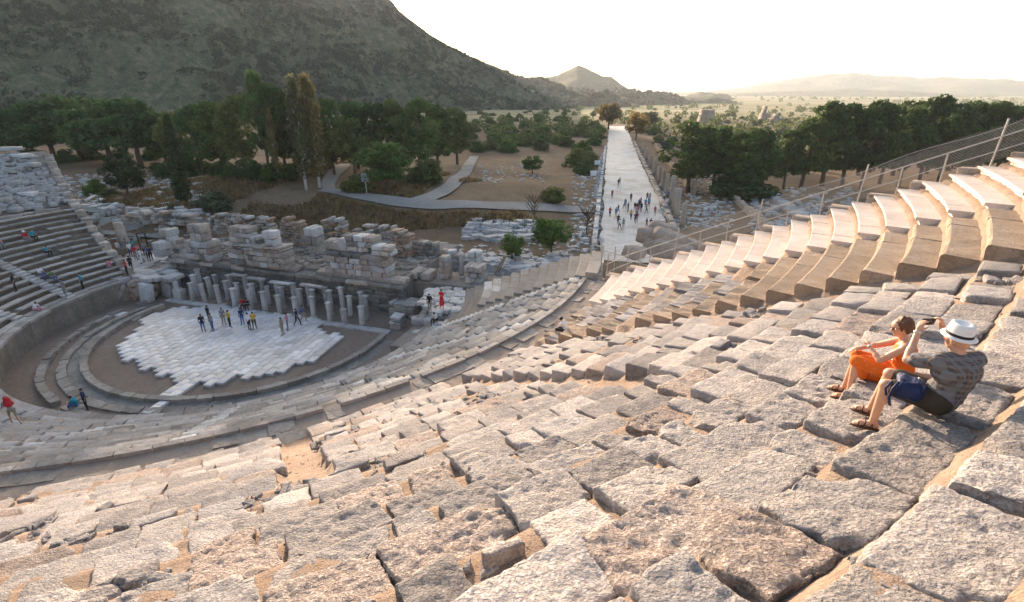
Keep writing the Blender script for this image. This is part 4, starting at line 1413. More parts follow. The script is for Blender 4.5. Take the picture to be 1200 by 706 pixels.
field('pale block heaped beside the pines beyond the railing', 'blocks heaped beside the pines beyond the railing', 22, (880, 225, 990, 262), .8, 1.6, .35, dens=lambda x, y: y < 262 - (x - 880) * .12)
# finer rubble nobody could count
fine = Pile()
for reg, n, sm in (((470, 285, 700, 340), 500, .35), ((500, 300, 700, 330), 150, .9), ((545, 260, 640, 284), 120, .9), ((60, 205, 250, 285), 600, .4), ((75, 208, 235, 262), 140, .9), ((772, 205, 860, 268), 450, .5), ((880, 220, 1000, 275), 300, .7), ((560, 190, 640, 215), 120, .4), ((670, 195, 706, 300), 260, .4)):
    for k in range(n):
        p_ = at(random.uniform(reg[0], reg[2]), random.uniform(reg[1], reg[3]))
        q = random.uniform(.4, 1.3) * sm
        V, F = block(q * 1.4, q, q * .7, (2, 2, 2), .05, k, .0, .2)
        fine.add(spin(V, random.uniform(0, 6.3)) + np.array([p_.x, p_.y, p_.z + q * .5]), F)
tag(obj('rubble', fine.mesh('rubble', M['marble'])), 'grey stone rubble scattered over the ruins round the stage', 'rubble', kind='stuff')
# ---------------------------------------------------------------- vegetation
def leaf_cloud(centers, radii, n_each, size, seed, squash=(1, 1, .8), inner=.45, elong=1.0):
    r_ = np.random.default_rng(seed)
    C = []; 
    for (c, rad, n) in zip(centers, radii, n_each):
        d = r_.normal(size=(n, 3)); d /= np.linalg.norm(d, axis=1, keepdims=True)
        k = r_.uniform(inner, 1.0, (n, 1)) ** .6
        C.append(np.asarray(c) + d * k * rad * np.asarray(squash))
    C = np.concatenate(C)
    n = len(C)
    u = r_.normal(size=(n, 3)); u /= np.linalg.norm(u, axis=1, keepdims=True)
    w = np.cross(u, r_.normal(size=(n, 3))); w /= np.linalg.norm(w, axis=1, keepdims=True)
    s = size * r_.uniform(.55, 1.35, (n, 1))
    a = u * s * elong; b = w * s * .6
    V = np.stack([C - a, C - b * .9 + a * .1, C + a, C + b + a * .05], 1).reshape(-1, 3)
    F = np.arange(n * 4).reshape(-1, 4)
    return V, F
def tube(pts, rads, n=8):
    V = []; F = []
    pts = [Vector(p_) for p_ in pts]
    for i, (p_, r) in enumerate(zip(pts, rads)):
        d = (pts[min(i + 1, len(pts) - 1)] - pts[max(i - 1, 0)]).normalized()
        u = d.cross(Vector((.3, 1, .1))).normalized(); w = d.cross(u)
        for k in range(n):
            an = 2 * math.pi * k / n
            V.append(tuple(p_ + (u * math.cos(an) + w * math.sin(an)) * r))
    for i in range(len(pts) - 1):
        for k in range(n):
            F.append((i * n + k, i * n + (k + 1) % n, (i + 1) * n + (k + 1) % n, (i + 1) * n + k))
    F.append(tuple(reversed(range(n)))); F.append(tuple(range(len(V) - n, len(V))))
    return np.array(V), F
def tree_proto(kind, seed):
    """crown and trunk meshes for a tree of height 1 (crown half-width about .5)"""
    r_ = random.Random(seed)
    cs = []; rs = []; ns = []
    tp = Pile()
    H = 10.0
    def limb(a, b, r0, r1):
        mid = [(a[i] + b[i]) / 2 + r_.uniform(-.3, .3) for i in range(3)]
        tp.add(*tube([a, mid, b], [r0, (r0 + r1) / 2, r1], 6))
    if kind == 'stone_pine':
        tp.add(*tube([(0, 0, -.2), (.1, .05, 2), (-.05, .1, 4.2), (.05, 0, 5.6)], [.36, .30, .25, .2]))
        for k in range(60):
            a = r_.uniform(0, 6.283); q = math.sqrt(r_.random()) * 4.3
            z = 3.0 + 6.0 * math.sqrt(max(0, 1 - (q / 4.9) ** 2)) * r_.uniform(.12, 1.0)
            cs.append((q * math.cos(a), q * math.sin(a), z)); rs.append(r_.uniform(1.0, 1.6)); ns.append(170)
            if k % 4 == 0: limb((0, 0, r_.uniform(3.6, 5.2)), (cs[-1][0] * .8, cs[-1][1] * .8, z - .5), .13, .04)
        V, F = leaf_cloud(cs, rs, ns, .30, seed, (1, 1, .7))
    elif kind == 'pine':
        lean = r_.uniform(-.5, .5)
        tp.add(*tube([(0, 0, -.2), (lean * .3, .1, 2.5), (lean * .6, 0, 5.5), (lean, 0, 9)], [.30, .25, .17, .05]))
        for k in range(60):
            z = 2.7 + 7.1 * (k / 59) ** .95
            wmax = 3.6 * (math.sin(min(1, (z - 1.2) / 4.6) * 1.57)) * (1 - .62 * sstep(6, 10.2, z))
            a = r_.uniform(0, 6.283); q = wmax * r_.uniform(.35, 1.0)
            cs.append((q * math.cos(a) + lean * z / 9, q * math.sin(a), z)); rs.append(r_.uniform(.6, 1.3)); ns.append(125)
            if k % 3 == 0: limb((lean * z / 9, 0, z - .8), cs[-1], .09, .03)
        V, F = leaf_cloud(cs, rs, ns, .22, seed, (1, 1, .62))
    elif kind == 'cypress':
        tp.add(*tube([(0, 0, -.2), (0, 0, 5), (0, 0, 9)], [.2, .14, .04]))
        for k in range(70):
            z = .5 + 9.2 * k / 69
            w = 1.0 * min(1, (z + .6) / 2.2) * (1 - (z / 10.2) ** 2.2)
            a = r_.uniform(0, 6.283)
            cs.append((w * .5 * math.cos(a), w * .5 * math.sin(a), z)); rs.append(.22 + w * .6); ns.append(85)
        V, F = leaf_cloud(cs, rs, ns, .14, seed, (1, 1, 1.5), .6, 1.5)
    elif kind == 'poplar':
        tp.add(*tube([(0, 0, -.2), (.05, 0, 3), (0, .05, 9)], [.16, .12, .03]))
        for k in range(64):
            z = 1.7 + 8.0 * k / 63
            w = 1.15 * min(1, (z - .9) / 2.5) * (1 - .75 * (z / 10) ** 3)
            a = r_.uniform(0, 6.283); q = w * r_.uniform(.1, .8)
            cs.append((q * math.cos(a), q * math.sin(a), z)); rs.append(r_.uniform(.3, .62)); ns.append(70)
            if k % 5 == 0: limb((0, 0, max(1, z - 1.6)), cs[-1], .05, .015)
        V, F = leaf_cloud(cs, rs, ns, .16, seed, (1, 1, 1.7), .2)
    elif kind == 'broadleaf':
        tp.add(*tube([(0, 0, -.2), (.1, 0, 1.5), (0, .1, 3.2), (.1, .1, 6)], [.3, .24, .2, .07]))
        for k in range(52):
            d = Vector((r_.gauss(0, 1), r_.gauss(0, 1), r_.gauss(0, 1))).normalized()
            q = r_.uniform(.45, 1.0)
            c = (d.x * 4.0 * q, d.y * 4.0 * q, 5.7 + d.z * 3.5 * q)
            if c[2] < 2.4: c = (c[0] * .6, c[1] * .6, 2.6)
            cs.append(c); rs.append(r_.uniform(.85, 1.5)); ns.append(105)
            if k % 4 == 0: limb((0, 0, 2.6), c, .12, .03)
        V, F = leaf_cloud(cs, rs, ns, .26, seed, (1, 1, .85), .35)
    else:   # shrub: leafy to the ground
        tp.add(*tube([(0, 0, -.2), (.1, 0, 2), (0, .2, 6)], [.25, .2, .06]))
        for k in range(44):
            d = Vector((r_.gauss(0, 1), r_.gauss(0, 1), abs(r_.gauss(0, 1)) * .9 - .12)).normalized()
            q = r_.uniform(.5, 1.0)
            c = (d.x * 4.3 * q, d.y * 4.3 * q, max(.7, 1.4 + d.z * 7.0 * q))
            cs.append(c); rs.append(r_.uniform(1.1, 1.9)); ns.append(85)
            if k % 5 == 0: limb((0, 0, 1.0), c, .1, .03)
        V, F = leaf_cloud(cs, rs, ns, .42, seed, (1, 1, .9), .4)
    return V / H, F, np.concatenate(tp.v) / H, tp.f
LEAF = {'stone_pine': 'stone_pine_leaf', 'pine': 'pine_leaf', 'cypress': 'cypress_leaf', 'poplar': 'poplar_leaf', 'broadleaf': 'bright_leaf', 'shrub': 'shrub_leaf'}
NAMES = {'stone_pine': 'stone_pine', 'pine': 'pine_tree', 'cypress': 'cypress_tree', 'poplar': 'poplar_tree', 'broadleaf': 'leafy_tree', 'shrub': 'shrub'}
_proto = {}
def proto(kind, var, leaf):
    k = (kind, var, leaf)
    if k not in _proto:
        gk = (kind, var)
        if gk not in _proto: _proto[gk] = tree_proto(kind, var * 37 + len(kind))
        V, F, V2, F2 = _proto[gk]
        bark = 'pale_bark' if kind == 'poplar' else 'bark'
        _proto[k] = (mesh_np('crown', V, F, M[leaf]), mesh_np('trunk', V2, F2, M[bark], True))
    return _proto[k]
WREL = {'stone_pine': .98, 'pine': .78, 'cypress': .25, 'poplar': .27, 'broadleaf': .95, 'shrub': 1.05}
NV = {'stone_pine': 3, 'pine': 4, 'cypress': 1, 'poplar': 2, 'broadleaf': 2, 'shrub': 4}
tree_count = 0
def tree(kind, px, py, top, wpx, label, group=None, leaf=None, p_=None, h=None, w=None):
    global tree_count
    tree_count += 1
    if p_ is None:
        p_ = at(px, py)
        mpp = depth(p_) / FOC
        h = (py - top) * mpp / .96 * {'pine': .87, 'poplar': .9, 'broadleaf': .93, 'shrub': .9}.get(kind, .95)
        w = wpx * mpp
    var = tree_count % NV[kind]
    cm, tm_ = proto(kind, var, leaf or LEAF[kind])
    root = thing(NAMES[kind], label, 'shrub' if kind == 'shrub' else 'tree', (p_.x, p_.y, p_.z - .1), random.uniform(0, 6.28), group)
    sx = w / WREL[kind]
    obj('trunk', tm_, root, (0, 0, 0), (0, 0, 0), (min(sx, h * 1.3), min(sx, h * 1.3), h))
    obj('crown', cm, root, (0, 0, 0), (0, 0, 0), (sx, sx, h))
    return root
G = 'umbrella pines left of the stage'
for i_, (x, y, t_, w, how) in enumerate(((28, 189, 126, 78, 'partly behind the theatre wing'), (64, 190, 118, 84, 'with its trunk in the gap'), (96, 188, 113, 86, 'tallest in the middle of the row'), (112, 181, 112, 84, 'standing at the back of the row'),
        (131, 192, 115, 84, 'behind the dark round bush'), (166, 196, 116, 84, 'at the right end of the row'))):
    tree('stone_pine', x, y, t_, w, f'broad umbrella pine left of the stage, {how}', G)
tree('cypress', 217, 238, 139, 22, 'slender dark cypress standing alone left of the grass bank')
tree('shrub', 113, 228, 205, 28, 'small bright green bush beside the dark round bush', leaf='bright_leaf')
tree('broadleaf', 151, 232, 180, 50, 'dark round tree in front of the umbrella pines', leaf='cypress_leaf')
tree('shrub', 130, 231, 216, 30, 'low spreading bush at the foot of the dark round tree')
tree('shrub', 252, 246, 219, 48, 'grey green bush on the grass bank right of the cypress', leaf='olive_leaf')
tree('shrub', 205, 246, 236, 18, 'low grey bush on the rubble at the cypress foot', leaf='olive_leaf')
G = 'tall trees in the dark wood behind the stage'
wood = [('pine', 196, 196, 135, 40), ('pine', 214, 200, 130, 46), ('pine', 236, 206, 122, 52), ('pine', 262, 207, 118, 52), ('pine', 288, 206, 112, 50), ('pine', 316, 206, 84, 46), ('pine', 336, 207, 100, 44),
        ('broadleaf', 392, 206, 140, 56), ('broadleaf', 416, 206, 135, 60), ('pine', 440, 206, 120, 56), ('pine', 466, 206, 116, 56), ('pine', 492, 206, 114, 52), ('pine', 514, 200, 121, 50), ('pine', 536, 193, 126, 46), ('pine', 420, 198, 118, 50), ('pine', 360, 200, 112, 50), ('pine', 388, 198, 116, 52)]
for i_, (kd, x, y, t_, w) in enumerate(sorted(wood, key=lambda q: q[1])):
    tree(kd, x, y, t_, w, f'tall tree in the dark wood behind the stage, {ORD[i_]} from the left', G, leaf=('pine_leaf', 'shrub_leaf', 'stone_pine_leaf')[i_ % 3] if kd == 'pine' else 'shrub_leaf')  # paler foliage on some trees stands in for a veil of glare
tree('poplar', 359, 223, 92, 30, 'tall dusty poplar with whitewashed trunk, left one of the pair')
tree('poplar', 375, 221, 90, 34, 'tall dusty poplar with whitewashed trunk, right one of the pair')
tree('poplar', 327, 214, 128, 16, 'slim small poplar left of the poplar pair')
tree('broadleaf', 455, 226, 163, 78, 'large fresh green tree beside the bend of the gravel track')
tree('shrub', 420, 226, 196, 44, 'low bush between the large green tree and the footpath')
tree('shrub', 500, 216, 178, 52, 'rounded bush right of the large green tree')
tree('broadleaf', 646, 299, 247, 50, 'leafy green tree growing in the marble block field', leaf='bright_leaf')
tree('broadleaf', 600, 305, 270, 32, 'small leafy tree left of the tree in the block field', leaf='bright_leaf')
tree('shrub', 647, 237, 212, 32, 'round dark green bush beside the gravel track', leaf='shrub_leaf')
tree('broadleaf', 624, 204, 181, 28, 'small round tree on the bare knoll')
tree('shrub', 684, 205, 184, 30, 'round bush at the left edge of the marble street')
tree('shrub', 660, 165, 150, 24, 'bush at the left edge of the marble street further away')
tree('broadleaf', 713, 152, 117, 36, 'golden lit tree at the far left end of the street', leaf='sunlit_gold_leaf')
tree('broadleaf', 745, 165, 130, 30, 'golden lit tree at the far right end of the street', leaf='sunlit_gold_leaf')
tree('broadleaf', 760, 152, 128, 22, 'pale green tree behind the golden tree right of the street', leaf='olive_leaf')
G = 'pines right of the street'
right = [('pine', 806, 226, 141, 74), ('pine', 836, 222, 146, 60), ('pine', 868, 228, 148, 66), ('pine', 884, 226, 150, 50)]
for i_, (kd, x, y, t_, w) in enumerate(right):
    tree(kd, x, y, t_, w, f'dark green pine between street and railing, {ORD[i_]} from the left', G)
tree('shrub', 866, 230, 186, 92, 'low wide dark bush below the pines right of the street', leaf='pine_leaf')
G = 'dark pines beyond the railing'
grove = [(918, 222, 150, 44), (938, 221, 136, 62), (962, 220, 118, 70), (986, 219, 121, 62), (1008, 222, 117, 62), (1030, 216, 122, 60), (1052, 220, 124, 62), (1076, 214, 111, 58), (1098, 218, 121, 60), (1120, 212, 118, 60), (1142, 214, 118, 58), (1166, 206, 124, 60), (1190, 206, 120, 60), (1215, 204, 122, 60), (1005, 206, 122, 66), (1045, 206, 118, 66), (1085, 204, 120, 66), (1130, 200, 122, 66)]
for i_, (x, y, t_, w) in enumerate(sorted(grove)):
    tree('pine', x, y, t_, w, f'dark pine in the grove beyond the railing, {ORD[i_]} from the left', G)
# bare little trees
def bare(px, py, top, label):
    p_ = at(px, py); h = (py - top) * depth(p_) / FOC
    root = thing('bare_tree', label, 'tree', p_)
    tp = Pile(); r_ = random.Random(px)
    tp.add(*tube([(0, 0, -.1), (.05, 0, h * .4), (0, .05, h * .7)], [.09, .07, .04], 6))
    obj('trunk', tp.mesh('trunk', M['bark'], True), root)
    bp = Pile()
    for k in range(34):
        a = r_.uniform(0, 6.28); z0 = r_.uniform(.3, .7) * h; L = r_.uniform(.2, .42) * h
        e = (math.cos(a) * L * .7, math.sin(a) * L * .7, z0 + L * .8)
        bp.add(*tube([(0, 0, z0), (e[0] * .5, e[1] * .5, z0 + L * .35), e], [.04, .028, .014], 5))
        for q in range(3):
            a2 = a + r_.uniform(-1, 1); b = r_.uniform(.4, 1)
            s0 = (e[0] * b, e[1] * b, z0 + L * .8 * b)
            bp.add(*tube([s0, (s0[0] + math.cos(a2) * L * .3, s0[1] + math.sin(a2) * L * .3, s0[2] + L * .3)], [.022, .01], 4))
    obj('branches', bp.mesh('branches', M['bark']), root)
bare(626, 264, 226, 'leafless small tree left of the round dark green bush')
bare(687, 276, 240, 'leafless small tree by the left street edge')
# grove of bushes between wood and street, then the mass beyond
G = 'bushes of the grove left of the street'
bush_sp = []
tries = 0
while len(bush_sp) < 130 and tries < 8000:
    tries += 1
    y = 128 + 68 * random.random() ** 1.1
    x = random.uniform(490, 703)
    lim_l = 556 if y > 172 else 500
    if x < lim_l or x > 706 or (y > 185 and x < 600) or (y > 178 and 600 < x < 672 and y > 176): continue
    p_ = at(x, y)
    d_street = (Vector((p_.x, p_.y)) - ST_A).dot(ST_N)
    if d_street > -ST_W / 2 - 4.0: continue
    if any((p_ - q).length < 4.2 for q, _, _ in bush_sp): continue
    bush_sp.append((p_, x, y))
bush_sp.sort(key=lambda q: q[0].y)
for k, (p_, x, y) in enumerate(bush_sp):
    h = random.uniform(3.2, 6.0); w = random.uniform(6, 9.5)
    tree('shrub', 0, 0, 0, 0, 'dense green bush in the grove left of the marble street', G, leaf=random.choice(('shrub_leaf', 'shrub_leaf', 'bright_leaf')), p_=p_, h=h, w=w)
G = 'bushes right of the street'
sp2 = []
tries = 0
while len(sp2) < 90 and tries < 6000:
    tries += 1
    y = random.uniform(126, 200); x = random.uniform(745, 935)
    p_ = at(x, y)
    d_street = (Vector((p_.x, p_.y)) - ST_A).dot(ST_N)
    if d_street < ST_W / 2 + 9 or (y > 185 and x < 800): continue
    if any((p_ - q).length < 6.0 for q in sp2): continue
    sp2.append(p_)
for p_ in sp2:
    tree('shrub', 0, 0, 0, 0, 'sunlit bush in the scrub right of the marble street', G, leaf=random.choice(('olive_leaf', 'shrub_leaf', 'bright_leaf')), p_=p_, h=random.uniform(2.6, 5.0), w=random.uniform(5, 8))
# far scrub and tree lines of the plain, and mountain scrub: one mass each
def blob_stuff(name, pts, sizes, mat, label, per=26, size=.5):
    cs = []; 
    V, F = leaf_cloud(pts, sizes, [per] * len(pts), size, 5, (1, 1, .7), .5)
    # leaf size follows the bush
    k = np.repeat(np.asarray(sizes), per * 4)[:, None]
    cen = V.reshape(-1, 4, 3).mean(1).repeat(4, 0)
    V = cen + (V - cen) * k
    tag(obj(name, mesh_np(name, V, F, mat)), label, 'scrub', kind='stuff')
pts = []; szs = []
for k in range(1500):
    y = 260 + 2600 * random.random() ** 1.8
    x = random.uniform(-.35, .95) * y
    p2 = Vector((x, y))
    dd_ = (p2 - ST_A).dot(ST_N); al_ = (p2 - ST_A).dot(ST_D)
    if al_ < 300 and -9 < dd_ < 12: continue
    if x < -.02 * y and y > 480: continue
    if vnoise(np.array([[x * .006, y * .012, 0.]]), 12)[0] < (-.05 if y < 700 else .12): continue
    s_ = random.uniform(2.0, 3.8) * (1 if y < 700 else 1.7)
    pts.append((x, y, float(ground_z(x, y, False)) + s_ * .55)); szs.append(s_)
blob_stuff('plain_scrub', pts, szs, M['shrub_leaf'], 'far scrub and tree lines across the hazy plain', 34, .34)
pts = []; szs = []
nr, nc, _ = MT_ROWS.shape
for k in range(10000):
    i_ = int(random.random() ** 1.1 * (nr - 2)); j_ = random.randrange(40, nc - 20)
    fi, fj = random.random(), random.random()
    q = MT_ROWS[i_, j_] * (1 - fi) * (1 - fj) + MT_ROWS[i_ + 1, j_] * fi * (1 - fj) + MT_ROWS[i_, j_ + 1] * (1 - fi) * fj + MT_ROWS[i_ + 1, j_ + 1] * fi * fj
    if vnoise(np.array([[q[0] * .013, q[1] * .013, q[2] * .02]]), 14)[0] < random.uniform(-.5, .1): continue
    s_ = random.choice((1.6, 2.2, 3.0, 4.0, 5.0)) * random.uniform(.8, 1.2)
    pts.append((q[0], q[1], q[2] + s_ * .3)); szs.append(s_)
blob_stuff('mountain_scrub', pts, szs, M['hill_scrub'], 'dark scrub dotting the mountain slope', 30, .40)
rk = Pile()
for k in range(45):
    i_ = random.randrange(10, nr - 2); j_ = random.randrange(60, nc - 20)
    if k % 3 == 0: i0_, j0_ = i_, j_
    else: i_, j_ = min(nr - 2, i0_ + random.choice((0, 1))), min(nc - 2, j0_ + random.randrange(-3, 4))
    q = MT_ROWS[i_, j_]; w = random.uniform(3, 8)
    V, F = block(w, w * .7, w * .6, (6, 6, 5), w * .2, k, w * .06, .15)
    rk.add(spin(V, random.uniform(0, 6.3)) + q + np.array([0, 0, w * .22]), F)
tag(obj('rock_outcrops', rk.mesh('rock_outcrops', M['ruin'], False)), 'pale rock outcrops on the mountain slope', 'rocks', kind='stuff')
# dark undergrowth at the foot of the wood
G = 'undergrowth at the foot of the wood'
for i_, x in enumerate(np.linspace(186, 345, 17)):
    tree('shrub', x + random.uniform(-3, 3), 204 + random.uniform(-5, 7) + (4 if x > 300 else 0), 182 + random.uniform(-4, 6), random.uniform(22, 34), f'dark undergrowth bush at the foot of the wood, {ORD[i_]} from the left', G, leaf='pine_leaf')
for i_, x in enumerate((40, 78, 108, 142, 178)):
    tree('shrub', x, 187 + random.uniform(-2, 4), 170, 30, f'low bush between the umbrella pine trunks, {ORD[i_]} from the left', 'bushes between the umbrella pines', leaf='stone_pine_leaf')
# dry grass on the bank behind the stage
gv = []
r_ = np.random.default_rng(4)
n = 60000
S_ = r_.uniform(-52, 16, n); T_ = r_.uniform(23, 76, n)
X_ = C0[0] + S_ * NX[0] + T_ * AX[0]; Y_ = C0[1] + S_ * NX[1] + T_ * AX[1]
Z_ = ground_z(X_, Y_)
keep = (vnoise(np.stack([X_ * .12, Y_ * .12, 0 * X_], 1), 19) > -.55 + .9 * sstep(-6, 6, S_) + .5 * sstep(50, 62, T_)) & ((S_ < 2) | (T_ < 46))
for a, b in list(zip(track_pts, track_pts[1:])) + [(at(385, 223), at(402, 196)), (at(488, 240), at(510, 231)), (at(510, 231), at(545, 203))]:
    ax, ay = b.x - a.x, b.y - a.y; tt_ = np.clip(((X_ - a.x) * ax + (Y_ - a.y) * ay) / (ax * ax + ay * ay), 0, 1)
    keep &= np.hypot(X_ - a.x - tt_ * ax, Y_ - a.y - tt_ * ay) > 2.3
X_, Y_, Z_ = X_[keep], Y_[keep], Z_[keep]; n = len(X_)
a_ = r_.uniform(0, 6.28, n); w_ = r_.uniform(.12, .3, n); h_ = r_.uniform(.25, .8, n); lx = r_.normal(0, .2, n); ly = r_.normal(0, .2, n)
P0 = np.stack([X_ - np.cos(a_) * w_, Y_ - np.sin(a_) * w_, Z_ - .05], 1); P1 = np.stack([X_ + np.cos(a_) * w_, Y_ + np.sin(a_) * w_, Z_ - .05], 1); P2 = np.stack([X_ + lx, Y_ + ly, Z_ + h_], 1)
M['dry_grass'] = leaf_mat('dry grass', (.19, .13, .07), (.27, .19, .11), .4)
tag(obj('dry_grass', mesh_np('dry_grass', np.stack([P0, P1, P2], 1).reshape(-1, 3), np.arange(n * 3).reshape(-1, 3), M['dry_grass'])), 'tall brown dry grass covering the bank behind the stage', 'grass', kind='stuff')
# ---------------------------------------------------------------- along the street and the right wing
k = 0
for i_, (d, off, h) in enumerate(((16, 7.2, 3.6), (22, 7.0, 5.0), (27, 7.1, 4.2), (33, 7.1, 5.4), (41, 7.0, 4.6), (50, 7.1, 4.0), (60, 7.1, 3.6), (72, 7.1, 4.2), (88, 7.1, 3.4), (106, 7.1, 3.8), (128, 7.1, 3.6))):
    p_ = street_pt(d, off)
    column(f'grey street column on the right side of the marble street, {ORD[i_]} from the theatre', p_, h, .42, (random.gauss(0, .01), random.gauss(0, .01)), 'rock', 'columns along the right side of the street', 'street_column')
for i_, (d, off, h) in enumerate(((34, -6.6, 2.2), (46, -6.6, 2.8), (60, -6.5, 2.0), (78, -6.5, 2.6), (98, -6.5, 2.4))):
    column(f'low street column on the left side of the marble street, {ORD[i_]} from the theatre', street_pt(d, off), h, .38, (0, 0), 'marble', 'columns along the left side of the street', 'street_column')
def street_wall(name, label, d0, d1, off, h, dep, mat, seed, step=1.8):
    root = thing(name, label, 'wall', street_pt((d0 + d1) / 2, off))
    ang = math.atan2(ST_D.y, ST_D.x)
    d = d0; q = 0
    r_ = random.Random(seed)
    while d < d1:
        L = r_.uniform(step * .7, step * 1.3)
        hh = h * r_.uniform(.5, 1.15)
        V, F = block(L - .05, dep, hh + .4, (4, 4, 4), .06, seed + q, .04, .05)
        p_ = street_pt(d + L / 2, off)
        local(obj('wall_block', mesh_np('wall_block', spin(V, ang + r_.gauss(0, .03)), F, mat, True), root, (p_.x, p_.y, p_.z + hh)))
        d += L; q += 1
street_wall('street_edge_wall', 'low line of stone blocks along the left edge of the street', 2, 150, -5.9, .6, .7, M['marble'], 11, 2.2)
street_wall('street_edge_wall', 'low line of stone blocks along the right edge of the street', 14, 170, 5.9, .8, .8, M['ruin'], 12, 2.2)
street_wall('arcade_back_wall', 'ruined brown wall behind the right street columns', 45, 150, 13.0, 2.2, .8, M['ruin_brick'], 13, 2.6)
street_wall('arcade_back_wall', 'broken low wall enclosing the ruins right of the near street columns', 14, 44, 19.5, 1.3, .9, M['rock'], 14, 1.9)
street_wall('paving_row', 'row of pale blocks between the pines and the railing', 16, 40, 27.0, .9, 2.0, M['marble'], 15, 1.5)
# far ruins on the plain
for k, (px, py, top, w, lab) in enumerate(((826, 146, 130, 16, 'square ruined tower far off on the plain'), (894, 145, 126, 12, 'tall jagged ruin tower far off on the plain'), (908, 146, 134, 20, 'broken wall remnant right of the jagged ruin tower'))):
    p_ = at(px, py); mpp = depth(p_) / FOC
    root = thing('far_ruin', lab, 'ruin', p_)
    H = (py - top) * mpp; Wd = w * mpp
    r_ = random.Random(k)
    nz = 5
    for q in range(nz):
        ww = Wd * (1 - .16 * q * (1 if k else .2)) / 2
        for sx in (-1, 1):
            if k and q > 2 and sx > 0: continue
            V, F = block(ww * 1.02, Wd * .7, H / nz + .1, (4, 4, 4), .3, k * 9 + q, .25, .1)
            obj('masonry_block', mesh_np('masonry_block', V, F, M['rock'], True), root, (sx * ww * .5 + r_.uniform(-.3, .3), 0, H * (q + 1) / nz))
# tumbled arch stones at the end of the gangway
for k, (px, py, w, h, z) in enumerate(((779, 272, 3.0, 1.7, 7.6), (786, 283, 3.4, 1.8, 7.3), (790, 296, 3.6, 2.0, 6.6), (813, 296, 4.0, 2.4, 6.4), (760, 277, 1.8, 1.5, 7.2), (768, 290, 2.2, 1.6, 6.4), (745, 296, 1.8, 1.2, 6.6))):
    p_ = at(px, py, z - h * .5)
    V, F = block(w, 1.7, h, (14, 10, 8), .55, k + 500, .10, .06)
    tag(obj('arch_stone', mesh_np('arch_stone', V, F, M['rock'], True), None, (p_.x, p_.y, z), (random.gauss(0, .05), random.uniform(.08, .22), R(-32) + random.gauss(0, .1))),
        ['longest tan arch stone at the top of the tumbled pile', 'rounded tan arch stone second from the top of the pile', 'big rounded tan boulder in the middle of the pile', 'largest tan boulder at the right of the pile by the railing', 'dark rounded boulder at the left end of the pile above the street', 'brown boulder under the left end of the tumbled pile', 'small pale boulder lowest left of the tumbled pile'][k], 'boulder', 'tumbled arch stones by the railing')
pier = thing('arch_abutment', 'rubble masonry abutment carrying the tumbled tan boulders', 'ruin', T(35, 4.5, 0))
r_ = random.Random(5)
for k in range(170):
    s_ = r_.uniform(30.8, 43); t_ = r_.uniform(.6 - (s_ - 31) * .3, 6.5 - (s_ - 31) * .25)
    top = 6.9 - max(0, t_ - 3) * .55 - max(0, s_ - 37) * .25 + r_.uniform(-.3, .25)
    V, F = block(r_.uniform(.7, 1.5), r_.uniform(.6, 1.0), r_.uniform(.5, .9), (4, 4, 4), .09, k + 80, .05, .1)
    local(obj('masonry_block', mesh_np('masonry_block', spin(V, SA + r_.gauss(0, .2)), F, M['rock'] if r_.random() < .7 else M['marble'], True), pier, T(s_, t_, top)))
V, F = block(12.5, 7.5, 6.6, (10, 8, 6), .3, 8, .12, 0)
local(obj('core', mesh_np('core', spin(V, SA - .12), F, M['tier_soil'], True), pier, T(36.8, 2.2, 6.0)))
# railing with wire mesh up the edge of the white seats
fence = thing('railing', 'galvanised tube railing with wire mesh climbing beside the white marble seats', 'railing', pol(40, edge_whiteR(40), zc(40)))
def fpt(r, z_add, off=.55):
    ph = edge_whiteR(r) + math.degrees(off / r)
    return pol(r, ph, float(zc(r)) + .2 + z_add)
def fbar(nm, a, b, w, mat='steel', n=8):
    o = obj(nm, bar_mesh(nm, (0, 0, 0), b - a, w, mat, n), fence, a)
    return local(o)
rr_ = 31.5; k = 0
prs = []
while rr_ < 53:
    tall = k % 3 == 0
    lean = random.gauss(0, .05)
    a = fpt(rr_, -.5); b = fpt(rr_, 1.75 if tall else 1.02)
    if tall: b = b + Vector((.12, -.05, 0))
    fbar('post', a, b, .034)
    prs.append(rr_); rr_ += 1.42; k += 1
for zz, w in ((1.0, .03), (.42, .022)):
    for a, b in zip(prs, prs[1:]): fbar('rail', fpt(a, zz), fpt(b, zz), w)
wire = []
wf = Pile()
for rr2 in np.arange(31.6, 53, .085):
    for sgn in (1, -1):
        rb = rr2 + sgn * 1.15
        if not 31.5 < rb < 53: continue
        V, F = tube([fpt(rr2, .02, .62), fpt(rb, 1.45 + .08 * math.sin(rr2 * 1.4), .62)], [.0045, .0045], 3)
        wf.add(V - np.array(fence.location), F)
V, F = tube([fpt(q, 1.45 + .08 * math.sin(q * 1.4), .62) for q in np.arange(31.6, 53, .3)], [.012] * len(np.arange(31.6, 53, .3)), 5)
wf.add(V - np.array(fence.location), F)
obj('wire_mesh', wf.mesh('wire_mesh', M['steel']), fence)['kind'] = 'stuff'
